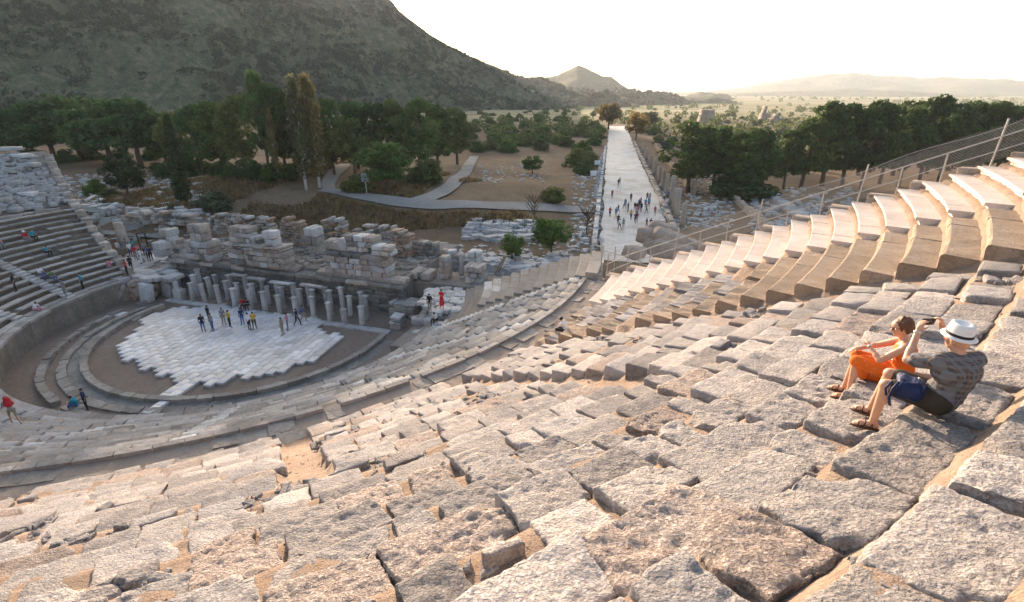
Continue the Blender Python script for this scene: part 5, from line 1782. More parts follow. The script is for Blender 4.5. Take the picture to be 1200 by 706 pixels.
# gate and posts at the end of the gangway
gate = thing('gate_posts', 'cluster of leaning metal posts and rails closing the end of the gangway', 'railing', T(30.6, 3.5, 8))
def gbar(nm, a, b, w): return local(obj(nm, bar_mesh(nm, (0, 0, 0), Vector(b) - Vector(a), w, 'steel'), gate, a))
for s_, t_, h in ((29.6, 4.6, 1.6), (30.6, 3.6, 1.9), (30.9, 1.8, 1.9), (31.6, 3.2, 1.5), (32.6, 2.4, 1.8), (31.2, .2, 1.7), (33.5, 1.8, 1.6), (34.5, 1.2, 1.5)):
    gbar('post', T(s_, t_, 7.2), T(s_ + random.gauss(0, .06), t_, 8.0 + h), .04)
for (a, b, z) in (((29.6, 4.6), (30.6, 3.6), 9.2), ((30.9, 1.8), (31.2, .2), 9.1), ((30.6, 3.6), (32.6, 2.4), 9.0), ((32.6, 2.4), (34.5, 1.2), 8.8), ((32.6, 2.4), (34.5, 1.2), 8.2)):
    gbar('rail', T(*a, z), T(*b, z), .03)
# glass-like low fence posts along the stage right side
for k, (px, py) in enumerate(((449, 372), (478, 361), (508, 352))):
    pass
# wooden trestle lying on the block field
tr = thing('wooden_trestle', 'small wooden trestle leaning in the block field right of the piers', 'trestle', at(586, 321, 1.2))
for a, b in (((-.6, 0, 0), (.5, 0, 2.0)), ((-.2, .4, 0), (.7, .3, 2.0)), ((-.3, 0, .6), (.0, .35, .6)), ((.1, 0, 1.3), (.4, .33, 1.3))):
    obj('beam', bar_mesh('beam', a, b, .08, 'wood'), tr)
# small guard hut by the track and sign boards by the street
hut = thing('lamp_cabinet', 'small grey cabinet on a post beside the gravel track', 'cabinet', at(430, 229))
obj('post', bar_mesh('post', (0, 0, 0), (0, 0, 2.2), .08, 'steel'), hut)
V, F = block(1.1, .8, 1.3, (4, 4, 4), .04, 3, 0, 0); obj('box', mesh_np('box', V, F, M['grey_wood']), hut, (0, 0, 3.4))
for k, (d, off) in enumerate(((52, -7.6), (76, -7.4))):
    p_ = street_pt(d, off)
    sg = thing('information_board', f'white information board by the left street edge, {("nearer", "farther")[k]} one', 'sign', p_, 0, 'information boards by the street')
    for sx in (-.5, .5): obj('post', bar_mesh('post', (sx, 0, 0), (sx, 0, 1.4), .05, 'steel'), sg)
    V, F = block(1.5, .08, 1.1, (4, 4, 4), .02, 3, 0, 0); obj('panel', mesh_np('panel', V, F, M['sign_white']), sg, (0, -.06, 2.2))
# ---------------------------------------------------------------- people
def cap_mesh(p0, p1, r0, r1, n=12):
    p0 = np.array(p0, float); p1 = np.array(p1, float)
    d = p1 - p0; L = np.linalg.norm(d); d = d / L if L > 1e-6 else np.array([0, 0, 1.0])
    u = np.cross(d, [.31, .95, .11]); u /= np.linalg.norm(u); w = np.cross(d, u)
    rings = []
    for th in (-80, -50, -22): rings.append((p0 + d * r0 * math.sin(R(th)), r0 * math.cos(R(th))))
    rings.append((p0, r0)); rings.append((p1, r1))
    for th in (22, 50, 80): rings.append((p1 + d * r1 * math.sin(R(th)), r1 * math.cos(R(th))))
    V = []
    for c, r in rings:
        for k in range(n):
            a = 2 * math.pi * k / n
            V.append(c + (u * math.cos(a) + w * math.sin(a)) * r)
    F = []
    for i in range(len(rings) - 1):
        for k in range(n): F.append((i * n + k, i * n + (k + 1) % n, (i + 1) * n + (k + 1) % n, (i + 1) * n + k))
    F.append(tuple(reversed(range(n)))); F.append(tuple(range(len(V) - n, len(V))))
    return np.array(V), F
def seg_dist(P_, a, b, r0, r1):
    a = np.array(a, float); b = np.array(b, float); d = b - a; L2 = max(d @ d, 1e-9)
    t = np.clip((P_ - a) @ d / L2, 0, 1)
    return np.linalg.norm(P_ - (a + t[:, None] * d), axis=1) - (r0 + (r1 - r0) * t)
def fuse(name, caps, voxel, mats, smooth=4, tagged=True, warp=None):
    """one continuous surface from overlapping limbs; material of each face from the nearest limb"""
    pl = Pile()
    for c in caps: pl.add(*cap_mesh(*c[:4]))
    me = pl.mesh('tmp', None)
    o = bpy.data.objects.new('tmp', me); col.objects.link(o)
    m1 = o.modifiers.new('r', 'REMESH'); m1.mode = 'VOXEL'; m1.voxel_size = voxel
    if smooth:
        m2 = o.modifiers.new('s', 'SMOOTH'); m2.iterations = smooth; m2.factor = .5
    dg = bpy.context.evaluated_depsgraph_get()
    dg.update()
    out = bpy.data.meshes.new_from_object(o.evaluated_get(dg))
    bpy.data.objects.remove(o); bpy.data.meshes.remove(me)
    out.name = name
    n = len(out.vertices)
    P_ = np.empty(n * 3, np.float32); out.vertices.foreach_get('co', P_); P_ = P_.reshape(-1, 3).astype(float)
    if warp is not None:
        P_ = warp(P_); out.vertices.foreach_set('co', P_.astype(np.float32).ravel())
    out.materials.clear()
    for m in mats: out.materials.append(m)
    if tagged and len(mats) > 1:
        nf = len(out.polygons)
        C_ = np.empty(nf * 3, np.float32); out.polygons.foreach_get('center', C_); C_ = C_.reshape(-1, 3).astype(float)
        D_ = np.stack([seg_dist(C_, *c[:4]) for c in caps], 1)
        idx = np.array([c[4] for c in caps])[D_.argmin(1)]
        out.polygons.foreach_set('material_index', idx.astype(np.int32))
    out.polygons.foreach_set('use_smooth', np.ones(len(out.polygons), bool))
    out.update()
    return out
# limbs: (from, to, radius, radius, material: 0 skin 1 top 2 legs 3 hair 4 shoes)
def figure(J, long_legs=True, sleeves=False, skirt=False):
    c = []
    pv_, ch, nk, hd = J['pelvis'], J['chest'], J['neck'], J['head']
    def A(a, b, r0, r1, m): c.append((a, b, r0, r1, m))
    def off(a, x, y=0, z=0): return (a[0] + x, a[1] + y, a[2] + z)
    A(J['hipL'], J['hipR'], .105, .105, 2)
    A(pv_, J['waist'], .125, .115, 1 if True else 2)
    A(J['waist'], ch, .115, .13, 1)
    A(off(ch, -.07), off(ch, .07), .115, .115, 1)
    A(J['shL'], J['shR'], .075, .075, 1)
    A(ch, nk, .09, .06, 1)
    A(nk, hd, .052, .055, 0)
    f_ = J.get('face', (0, 1, 0))
    A(off(hd, 0, 0, .03), off(hd, -f_[0] * .02, -f_[1] * .02, .045), .09, .09, 3)
    A(off(hd, f_[0] * .03, f_[1] * .03, .0), off(hd, f_[0] * .045, f_[1] * .045, -.055), .072, .05, 0)
    A(off(hd, f_[0] * .10, f_[1] * .10, -.005), off(hd, f_[0] * .105, f_[1] * .105, -.02), .012, .014, 0)
    for s in 'LR':
        A(J['sh' + s], J['el' + s], .056, .042, 1)
        A(J['el' + s], J['wr' + s], .041, .028, 1 if sleeves else 0)
        h = J['ha' + s]
        A(J['wr' + s], h, .03, .032, 0)
        A(J['hip' + s], J['kn' + s], .092, .062, 2)
        A(J['kn' + s], J['an' + s], .06, .04, 2 if long_legs else 0)
        A(off(J['an' + s], 0, 0, -.03), J['to' + s], .042, .035, 4)
    if skirt:
        A(pv_, off(pv_, 0, 0, -.55), .15, .22, 2)
    return c
def standing(var=0):
    J = dict(pelvis=(0, 0, .95), waist=(0, .01, 1.1), chest=(0, 0, 1.28), neck=(0, .0, 1.45), head=(0, .02, 1.58), hipL=(-.09, 0, .93), hipR=(.09, 0, .93), shL=(-.17, 0, 1.40), shR=(.17, 0, 1.40))
    if var == 0:
        J.update(elL=(-.23, -.02, 1.12), wrL=(-.24, .06, .88), haL=(-.23, .09, .80), elR=(.23, -.02, 1.12), wrR=(.24, .06, .88), haR=(.23, .09, .80),
                 knL=(-.10, .02, .50), anL=(-.12, 0, .08), toL=(-.14, .16, .04), knR=(.10, .02, .50), anR=(.12, -.02, .08), toR=(.15, .14, .04))
    elif var == 1:   # walking
        J.update(elL=(-.22, -.12, 1.14), wrL=(-.22, -.02, .92), haL=(-.21, .03, .85), elR=(.22, .08, 1.14), wrR=(.2, .26, .98), haR=(.19, .32, .94),
                 knL=(-.10, .20, .54), anL=(-.1, .26, .10), toL=(-.1, .42, .06), knR=(.09, -.06, .50), anR=(.1, -.32, .14), toR=(.1, -.20, .05))
    elif var == 2:   # hands together at the chest, holding something
        J.update(elL=(-.25, .02, 1.15), wrL=(-.08, .24, 1.22), haL=(-.03, .27, 1.25), elR=(.25, .02, 1.15), wrR=(.08, .24, 1.22), haR=(.03, .27, 1.25),
                 knL=(-.10, .03, .50), anL=(-.14, 0, .08), toL=(-.18, .15, .04), knR=(.11, .0, .50), anR=(.13, .0, .08), toR=(.15, .16, .04))
    elif var == 3:   # stepping, bending forwards under a load
        J.update(waist=(0, .12, 1.08), chest=(0, .30, 1.20), neck=(0, .42, 1.32), head=(0, .50, 1.42), shL=(-.17, .38, 1.28), shR=(.17, .38, 1.28),
                 elL=(-.24, .42, 1.02), wrL=(-.18, .58, .92), haL=(-.17, .64, .90), elR=(.24, .36, 1.02), wrR=(.2, .54, .92), haR=(.19, .6, .9),
                 knL=(-.10, .30, .56), anL=(-.1, .30, .10), toL=(-.1, .46, .06), knR=(.09, -.06, .50), anR=(.1, -.38, .14), toR=(.1, -.26, .05))
    return J
def seated(var=0):
    J = dict(pelvis=(0, 0, .10), waist=(0, -.01, .26), chest=(0, .02, .43), neck=(0, .05, .59), head=(0, .08, .72), hipL=(-.09, 0, .09), hipR=(.09, 0, .09), shL=(-.17, .03, .54), shR=(.17, .03, .54),
             knL=(-.13, .44, .14), anL=(-.12, .46, -.30), toL=(-.13, .62, -.36), knR=(.13, .44, .14), anR=(.12, .44, -.30), toR=(.14, .60, -.36))
    if var == 0: J.update(elL=(-.22, .14, .30), wrL=(-.14, .34, .26), haL=(-.12, .41, .25), elR=(.22, .14, .30), wrR=(.14, .34, .26), haR=(.12, .41, .25))
    else:
        J.update(chest=(0, .10, .41), neck=(0, .18, .55), head=(0, .24, .66), shL=(-.17, .15, .5), shR=(.17, .15, .5), elL=(-.2, .36, .28), wrL=(-.05, .48, .36), haL=(-.02, .52, .40), elR=(.2, .36, .28), wrR=(.05, .48, .36), haR=(.02, .52, .4))
    return J
_fm = {}
def fig_mesh(kind, **kw):
    key = (kind, tuple(sorted(kw.items())))
    if key not in _fm:
        J = standing(kind) if kind < 10 else seated(kind - 10)
        _fm[key] = fuse('body', figure(J, **kw), .026, [M['skin']] * 5, 3)
    return _fm[key]
CL = {}
def cloth(c, name=None):
    k = tuple(c)
    if k not in CL: CL[k] = plain_mat(name or 'cloth', c, .9, 0, .15)
    return CL[k]
M['skin'] = plain_mat('skin', (.46, .28, .19), .55, 0, .35, .05)
M['hair_dark'] = plain_mat('dark hair', (.025, .018, .014), .6)
M['hair_brown'] = plain_mat('brown hair', (.12, .05, .022), .55)
M['shoe'] = plain_mat('shoe leather', (.05, .04, .035), .7)
BLACK, NAVY, BLUE, RED, WHITE, YELLOW, GREY, TEAL, PINK, KHAKI, GREEN, ORANGE = (.03, .03, .035), (.03, .05, .12), (.07, .13, .28), (.42, .03, .04), (.72, .72, .72), (.55, .36, .05), (.22, .23, .24), (.03, .28, .38), (.55, .22, .28), (.30, .26, .18), (.10, .18, .08), (.6, .18, .04)
CN = {BLACK: 'black', NAVY: 'navy', BLUE: 'blue', RED: 'red', WHITE: 'white', YELLOW: 'yellow', GREY: 'grey', TEAL: 'teal', PINK: 'pink', KHAKI: 'khaki', GREEN: 'green', ORANGE: 'orange'}
def person(p_, rz, kind, top, legs, label, group=None, scale=1.0, hair=None, **kw):
    me = fig_mesh(kind, **kw)
    o = obj('person', me, None, p_, (0, 0, rz), (scale, scale, scale))
    for i_, m in enumerate((M['skin'], cloth(top), cloth(legs), hair or M['hair_dark'], M['shoe'])):
        o.material_slots[i_].link = 'OBJECT'; o.material_slots[i_].material = m
    return tag(o, label, 'person', group)
def seat_at(px, py, lower_=True):
    """a sitting place on the tier seen at that point"""
    d = ray(px, py); ts = np.arange(20, 90, .05)
    X = d.x * ts; Y = d.y * ts; Z = CAM_Z + d.z * ts
    S, Tt = st(X, Y); rr = np.hypot(S, Tt)
    i_ = int(np.argmax(Z <= zc(rr)))
    r, ph = float(rr[i_]), math.degrees(math.atan2(S[i_], -Tt[i_]))
    if r < RDI:
        q = int((r - R0) / LOW_DR); return pol(R0 + q * LOW_DR + .40, ph, low_z(q) + .02), ph
    q = max(0, int((r - RDO) / UP_DR)); return pol(RDO + q * UP_DR + .40, ph, up_z(q) + .02), ph
def inward(p_):
    d = C0 - np.array([p_.x, p_.y]); return math.atan2(-d[0], d[1])
# on the orchestra floor
G = 'visitors on the orchestra floor'
for px, py, kd, top, legs, rz, lab in (
        (239, 389, 0, BLACK, BLUE, .4, 'person in black standing at the left of the group on the white floor'),
        (246, 378, 0, BLACK, NAVY, -.5, 'person in a black top standing behind the leftmost two on the white floor'),
        (250, 388, 2, GREY, BLUE, 2.6, 'person in grey with blue trousers second from the left on the white floor'),
        (263, 381, 0, GREY, KHAKI, .2, 'tall person in grey standing beside the yellow shirted one'),
        (270, 384, 2, YELLOW, BLACK, -.6, 'person in a yellow top and black trousers on the white floor'),
        (285, 381, 0, NAVY, BLUE, 1.0, 'person in navy standing before the pillars at the floor edge'),
        (293, 387, 0, WHITE, BLACK, -.3, 'person in a white top and black trousers on the white floor'),
        (299, 386, 2, YELLOW, BLACK, .5, 'person in a yellow top beside the white topped one'),
        (332, 393, 0, KHAKI, KHAKI, 1.4, 'person in khaki standing in the right pair on the white floor'),
        (338, 387, 2, PINK, GREY, 2.0, 'person in a pink top standing in the right pair on the white floor'),
        (349, 382, 1, NAVY, BLACK, -1.7, 'person in navy walking right on the white floor'),
        (356, 378, 1, BLUE, KHAKI, -1.5, 'person in a blue top striding right on the white floor')):
    p_ = at(px, py, .145)
    person(p_, rz, kd, top, legs, lab, G)
for i_, (px, top) in enumerate(((286, RED), (291, BLACK))):
    p_ = at(px, 362, .15); 
    s_ = person(p_ + Vector((0, 0, .36)), math.pi + .2, 10 + i_, top, BLACK, f'person in {CN[top]} sitting on a block at the foot of the front pillars', 'pair sitting before the pillars')
V, F = block(1.3, .6, .5, (4, 4, 4), .04, 3, .01, .03)
q = at(288.5, 361.5, .15)
tag(obj('sitting_block', mesh_np('sitting_block', spin(V, SA), F, M['marble'], True), None, (q.x, q.y, .5)), 'low stone block under the two people sitting before the pillars', 'stone block')
# left wing of the lower tier
G = 'visitors on the left seats'
for px, py, kd, top, legs, lab in (
        (30, 281, 10, RED, GREY, 'person in red with a white hat sitting on the left seats'), (40, 280, 10, TEAL, BLACK, 'person in teal sitting beside the one in red on the left seats'),
        (58, 299, 11, TEAL, BLACK, 'person in teal and black sitting bent forward on the left seats'), (52, 325, 10, WHITE, BLUE, 'person in white sitting left in the pair on the left seats'), (59, 326, 10, GREEN, BLUE, 'person in green sitting right in the pair on the left seats'),
        (2, 290, 10, PINK, GREY, 'person in pink sitting at the left picture edge'), (49, 371, 11, WHITE, PINK, 'person in white sitting on the podium wall coping')):
    p_, ph = seat_at(px, py)
    o = person(p_, inward(p_), kd, top, legs, lab, G)
    if 'hat' in lab:
        V, F = lathe([(.16, 0), (.15, .012), (.1, .02), (.095, .1), (.05, .125)], 12)
        obj('hat', mesh_np('hat', V, F, cloth(WHITE), True), o, (0, .07, .77))
for px, py, kd, top, legs, rz, lab in ((22, 343, 0, BLACK, BLACK, 2.5, 'person all in black standing on the left seats'), (74, 346, 0, GREY, GREY, 2.8, 'person in grey with a cap standing on the left seats'), (95, 338, 0, TEAL, BLACK, 2.0, 'person in teal standing above the podium wall')):
    p_, ph = seat_at(px, py); person(p_, rz, kd, top, legs, lab, G)
for px, py, top, lab in ((2, 400, YELLOW, 'person in yellow standing at the left picture edge near the podium'), (1, 415, BLACK, 'person in black half out of the picture near the podium')):
    p_, ph = seat_at(px, py); person(p_, 2.2, 0, top, BLACK, lab, G)
person(at(122, 358, 0), .6, 1, WHITE, PINK, 'person in white walking at the foot of the stone stair')
# crowd on the left platform
G = 'crowd on the left platform'
crowd = [(131, 322, PINK, GREY), (150, 323, RED, BLACK), (155, 318, BLACK, BLACK), (145, 300, BLUE, GREY), (150, 296, GREY, GREY), (158, 297, TEAL, BLACK), (154, 301, WHITE, NAVY), (163, 303, PINK, WHITE), (167, 309, WHITE, WHITE), (175, 306, BLUE, BLACK), (171, 300, GREY, BLACK), (140, 299, WHITE, GREY), (178, 306, NAVY, BLACK), (160, 305, RED, GREY)]
words = ['in pink at the left end', 'in red nearest the stair', 'in black beside the red one', 'in blue at the back', 'in grey under the thick column', 'in teal at the back', 'in white between blue and teal', 'in pink in the middle', 'all in white in the middle', 'in blue at the right', 'in grey beside the metal frame', 'in white at the back left', 'in navy at the right end', 'in red in the middle']
for i_, (px, py, top, legs) in enumerate(crowd):
    p_ = at(px, py, 2.26)
    person(p_, random.uniform(0, 6.28), (0, 2)[i_ % 2], top, legs, f'person {words[i_]} of the crowd on the left platform', G)
# foot of the lower tier
p_, ph = seat_at(30, 496)
o = person(p_, 1.0, 3, GREY, KHAKI, 'person bending under a red backpack walking along the lower seats', None, 1.0, None, long_legs=False)
me = fuse('pack', [((0, .06, 1.22), (0, .16, 1.42), .17, .17, 0), ((-.1, .05, 1.25), (.1, .05, 1.25), .13, .13, 0), ((0, .12, 1.52), (0, .2, 1.56), .13, .12, 0)], .03, [cloth(RED)], 3, False)
tag(obj('backpack', me, None, p_, (0, 0, 1.0)), 'bulky red backpack carried by the person on the lower seats', 'backpack')
q = at(103, 481, .05); person(q, 2.6, 0, NAVY, BLACK, 'person in a dark checked shirt standing by the outer kerb')
q = at(92, 480, .05); person(q + Vector((0, 0, .3)), 1.8, 11, TEAL, BLUE, 'person in teal crouching on a stone beside the outer kerb')
V, F = block(.8, .6, .5, (4, 4, 4), .06, 3, .02, .06); tag(obj('kerb_fragment', mesh_np('kerb_fragment', V, F, M['tier_stone'], True), None, (q.x, q.y, .32)), 'loose stone under the crouching person in teal', 'stone block')
# right of the stage
q = at(518, 361, 2.6); 
M['dress'] = cloth((.62, .03, .04), 'red dress')
person(q, 2.7, 2, (.62, .03, .04), (.62, .03, .04), 'woman in a long red dress standing on the white terrace', None, 1.0, None, skirt=True)
q = at(504, 366, 2.4); person(q, 2.9, 0, BLACK, KHAKI, 'person in black standing on the broken white steps')
q = at(511, 375, 2.3); person(q, 2.6, 11, WHITE, BLACK, 'person in white crouching on the broken white steps')
p_, ph = seat_at(670, 388); person(p_, inward(p_) + .3, 11, WHITE, BLACK, 'man in a white shirt and black shorts sitting alone by the gangway', None, 1.0, None, long_legs=False)
# on the street
G = 'visitors walking on the marble street'
stp = [(703 + i_, 0) for i_ in range(0)]
street_px = [(724.5, 220), (726, 218), (717, 234), (739, 238), (731.5, 246), (732.5, 245), (735.5, 250), (714.5, 256), (724, 253), (721.5, 256), (724, 265.5), (726, 271), (730, 270), (739, 259), (743.5, 249.5), (747, 250), (748.5, 245), (750.5, 243), (746, 250), (744, 263.5), (746, 262), (751, 249.5), (757, 252), (756, 245), (760, 244), (758, 237), (761, 237.5), (767, 254.5), (757, 270), (762, 270), (745, 254), (749, 247)]
for i_, (px, py) in enumerate(street_px):
    q = at(px, py); q.z = float(ground_z(q.x, q.y)) + .13
    top = [BLACK, NAVY, RED, BLACK, GREY, BLUE, BLACK, RED, NAVY, BLUE, BLACK, WHITE, GREY, YELLOW, BLACK, RED, BLUE, NAVY, BLACK, NAVY, RED, BLACK, GREEN, BLUE, TEAL, BLACK, GREY, RED, BLACK, NAVY, PINK, BLACK][i_]
    person(q, random.choice((0, math.pi)) + random.gauss(0, .5), (0, 1, 1)[i_ % 3], top, random.choice((BLACK, NAVY, GREY)), f'person in {CN[top]} walking on the marble street, ' + ('far from the group' if py < 242 else 'near the rock pile' if py > 262 else 'in the middle group'), G)
for i_ in range(14):
    q = at(random.uniform(776, 808), random.uniform(228, 236)); top = random.choice((WHITE, PINK, BLUE, BLACK, YELLOW))
    person(q, random.uniform(0, 6), 0, top, BLACK, f'person in {CN[top]} in the tour group under the pines right of the street', 'tour group under the pines')
# ---------------------------------------------------------------- the couple in the foreground
M['skin_f'] = plain_mat('sunned skin', (.56, .31, .20), .5, 0, .4, .06)
def plaid():
    m, nt, b = new_mat('plaid shirt cloth')
    tc = N(nt, 'ShaderNodeTexCoord'); sep = N(nt, 'ShaderNodeSeparateXYZ'); nt.links.new(tc.outputs['Object'], sep.inputs[0])
    def stripes(axis, freq, lo, hi, ph=0.0):
        s_ = math_(nt, 'FRACT', math_(nt, 'ADD', math_(nt, 'MULTIPLY', sep.outputs[axis], freq), ph))
        a = math_(nt, 'GREATER_THAN', s_, lo); c_ = math_(nt, 'LESS_THAN', s_, hi)
        return math_(nt, 'MULTIPLY', a, c_)
    base = (.07, .075, .08)
    c = mixc(nt, math_(nt, 'MULTIPLY', stripes(0, 17, .0, .5), .6), base, (.20, .205, .21))
    c = mixc(nt, math_(nt, 'MULTIPLY', stripes(2, 17, .0, .5), .6), c, (.19, .195, .20))
    c = mixc(nt, math_(nt, 'MULTIPLY', stripes(0, 17, .70, .84), .22), c, (.50, .24, .10))
    c = mixc(nt, math_(nt, 'MULTIPLY', stripes(2, 17, .72, .80), .2), c, (.50, .24, .10))
    nt.links.new(c, b.inputs['Base Color']); b.inputs['Roughness'].default_value = .9; b.inputs['Specular IOR Level'].default_value = .1
    bump(nt, b, noise(nt, tc.outputs['Object'], 14, 3), .5, .02)
    return m
M['plaid'] = plaid()
def floral():
    m, nt, b = new_mat('orange patterned dress cloth')
    tc = N(nt, 'ShaderNodeTexCoord'); vo = N(nt, 'ShaderNodeTexVoronoi'); vo.inputs['Scale'].default_value = 26
    nt.links.new(tc.outputs['Object'], vo.inputs[0])
    c = mixc(nt, ramp(nt, vo.outputs['Distance'], [(.16, grey(1)), (.24, grey(0))]), (.72, .155, .02), (.62, .42, .34))
    n = noise(nt, tc.outputs['Object'], 4.5, 3)
    c = mixc(nt, ramp(nt, n, [(.45, grey(0)), (.55, grey(1))]), (.72, .14, .018), c)
    nt.links.new(c, b.inputs['Base Color']); b.inputs['Roughness'].default_value = .85; b.inputs['Specular IOR Level'].default_value = .15
    bump(nt, b, noise(nt, tc.outputs['Object'], 16, 3), .5, .02)
    return m
M['floral'] = floral()
M['shorts'] = plain_mat('dark brown shorts cloth', (.055, .045, .032), .9, 0, .15)
M['navy_cloth'] = plain_mat('navy nylon', (.011, .02, .07), .6, 0, .3)
M['straw'] = plain_mat('white straw', (.74, .73, .70), .85, 0, .2, .06)
M['band'] = plain_mat('black ribbon', (.012, .012, .014), .6)
M['sandal'] = plain_mat('brown leather', (.10, .05, .032), .6)
M['dark_glass'] = plain_mat('dark glass', (.01, .01, .012), .15, 0, .6)
M['silver'] = plain_mat('silver', (.6, .6, .58), .3, .8)
M['eye'] = plain_mat('eye', (.03, .02, .015), .2)
M['lip'] = plain_mat('lips', (.42, .14, .10), .5)

def hand(w, d, up, side, grip=.5, sc_=1.0, spread=1.0):
    """palm and five bent fingers from wrist w; d: pointing, up: back of the hand, side: towards the thumb"""
    w, d, up, side = map(Vector, (w, d, up, side)); d.normalize(); up.normalize(); side.normalize()
    c = []
    k = .085 * sc_
    c.append((w, w + d * k * .5, .026 * sc_, .030 * sc_, 0))
    for q in (-.6, -.2, .2, .6):
        kn_ = w + d * k + side * q * .042 * sc_ * spread
        c.append((w + d * k * .3 + side * q * .02, kn_, .017 * sc_, .0125 * sc_, 0))
        L = (.062, .074, .08, .07)[(-.6, -.2, .2, .6).index(q)] * sc_
        a = kn_ + (d * math.cos(grip * .9) - up * math.sin(grip * .9)) * L * .55
        e = a + (d * math.cos(grip * 2.0) - up * math.sin(grip * 2.0)) * L * .5
        c.append((kn_, a, .0105 * sc_, .0095 * sc_, 0)); c.append((a, e, .0095 * sc_, .008 * sc_, 0))
    t0 = w + d * k * .25 + side * .022 * sc_
    t1 = t0 + (d * .6 + side * .8 - up * .2).normalized() * .042 * sc_
    t2 = t1 + (d * .9 + side * .25 - up * .5).normalized() * .034 * sc_
    c.append((t0, t1, .015 * sc_, .012 * sc_, 0)); c.append((t1, t2, .0115 * sc_, .009 * sc_, 0))
    return [(tuple(a), tuple(b), r0, r1, m) for a, b, r0, r1, m in c]
def head_caps(hd, face, sc_=1.0, tilt=0.0):
    f_ = Vector(face).normalized(); s_ = Vector((f_.y, -f_.x, 0)); u = s_.cross(f_)
    H_ = Vector(hd)
    def q(fx, sx, ux): return tuple(H_ + (f_ * fx + s_ * sx + u * ux) * sc_)
    c = [(q(-.02, 0, .035), q(.02, 0, .04), .092, .088, 0), (q(-.035, 0, .0), q(.0, 0, -.01), .08, .078, 0), (q(.035, 0, .01), q(.05, 0, -.07), .068, .042, 0),
         (q(.045, -.03, .0), q(.045, .03, .0), .05, .05, 0), (q(.01, -.045, -.06), q(.045, -.012, -.082), .03, .026, 0), (q(.01, .045, -.06), q(.045, .012, -.082), .03, .026, 0),
         (q(.088, 0, .015), q(.113, 0, -.022), .010, .015, 0), (q(.095, -.014, -.024), q(.095, .014, -.024), .011, .011, 0), (q(.083, -.018, -.053), q(.083, .018, -.053), .012, .012, 0),
         (q(.078, -.04, .03), q(.085, -.01, .032), .012, .012, 0), (q(.078, .04, .03), q(.085, .01, .032), .012, .012, 0)]
    for sg in (-1, 1):
        c.append((q(-.01, sg * .088, .02), q(-.018, sg * .094, -.028), .017, .012, 0))
    return [(a, b, r0 * sc_, r1 * sc_, m) for a, b, r0, r1, m in c], q
def foot_caps(an, dirx, sc_=1.0):
    a = Vector(an); d = Vector(dirx).normalized()
    sole = a.z - .075 * sc_
    c = [(a, a + Vector((0, 0, -.04)) - d * .03, .038 * sc_, .036 * sc_, 0), (a + Vector((0, 0, -.03)), Vector((*(a + d * .11)[:2], sole + .032)), .036 * sc_, .030 * sc_, 0)]
    s_ = Vector((d.y, -d.x, 0))
    for i_ in range(5):
        o_ = (i_ - 2) * .016
        b0 = Vector((*(a + d * .10 + s_ * o_)[:2], sole + .024)); b1 = Vector((*(a + d * (.175 - abs(i_ - 1.5) * .010) + s_ * o_ * 1.2)[:2], sole + .016))
        c.append((b0, b1, .014, .0105, 0))
    return [(tuple(p_), tuple(q_), r0, r1, m) for p_, q_, r0, r1, m in c], sole, d
def sandal(an, dirx, parent, sc_=1.0):
    a = Vector(an); d = Vector(dirx).normalized(); sole = a.z - .075 * sc_
    s_ = Vector((d.y, -d.x, 0))
    pl = Pile()
    c0 = Vector((a.x, a.y, sole + .002)) + d * .06
    V = []
    for i_ in range(20):
        an_ = 2 * math.pi * i_ / 20
        w = .047 - .008 * math.cos(an_) * -1
        V.append(c0 + d * math.cos(an_) * .135 + s_ * math.sin(an_) * w)
    V2 = [v_ - Vector((0, 0, .018)) for v_ in V]
    n = 20
    pl.add(np.array([tuple(v_) for v_ in V + V2]), [tuple(range(n)), tuple(reversed(range(n, 2 * n)))] + [(i_, n + i_, n + (i_ + 1) % n, (i_ + 1) % n) for i_ in range(n)])
    for fy, h in ((.10, .058), (.045, .085), (-.02, .105)):
        pts = [c0 + d * (fy - .04) + s_ * (.048 * math.cos(t_)) + Vector((0, 0, h * math.sin(t_) * .75)) for t_ in np.linspace(0, math.pi, 9)]
        pl.add(*tube(pts, [.009] * 9, 6))
    o = obj('sandal', pl.mesh('sandal', M['sandal'], True), parent)
    return o

# ---- man
mp_ = at(1098, 478, up_z(20) + .03)
man = thing('person', 'man in a white hat and plaid shirt sitting in front taking a picture', 'person', mp_, R(50))
J = dict(pelvis=(0, 0, .115), waist=(0, -.05, .29), chest=(0, -.06, .45), neck=(0, -.02, .60), head=(.0, .035, .735), hipL=(-.10, .02, .11), hipR=(.10, .02, .11), shL=(-.185, -.03, .545), shR=(.185, -.03, .545),
         knL=(-.17, .45, .17), anL=(-.16, .47, -.29), knR=(.13, .45, .17), anR=(.13, .53, -.29), elL=(-.30, .20, .45), wrL=(-.145, .33, .70), elR=(.30, .20, .50), wrR=(.135, .36, .72))
TW_ = R(-44)                    # he turns his upper body towards the street
def turn(v_, a=TW_):
    return (v_[0] * math.cos(a) - (v_[1] + .03) * math.sin(a), v_[0] * math.sin(a) + (v_[1] + .03) * math.cos(a) - .03, v_[2])
for k_ in ('neck', 'head', 'shL', 'shR', 'elL', 'elR', 'wrL', 'wrR'): J[k_] = turn(J[k_])
def dturn(v_, a=TW_): return (v_[0] * math.cos(a) - v_[1] * math.sin(a), v_[0] * math.sin(a) + v_[1] * math.cos(a), v_[2])
bc = []
def A(a, b, r0, r1): bc.append((a, b, r0, r1, 0))
A(J['hipL'], J['hipR'], .12, .12); A(J['pelvis'], J['waist'], .14, .135); A(J['waist'], J['chest'], .135, .145); A(turn((-.08, -.06, .45)), turn((.08, -.06, .45)), .122, .122); A(J['shL'], J['shR'], .072, .072); A(J['chest'], J['neck'], .1, .07); A(J['neck'], J['head'], .062, .062)
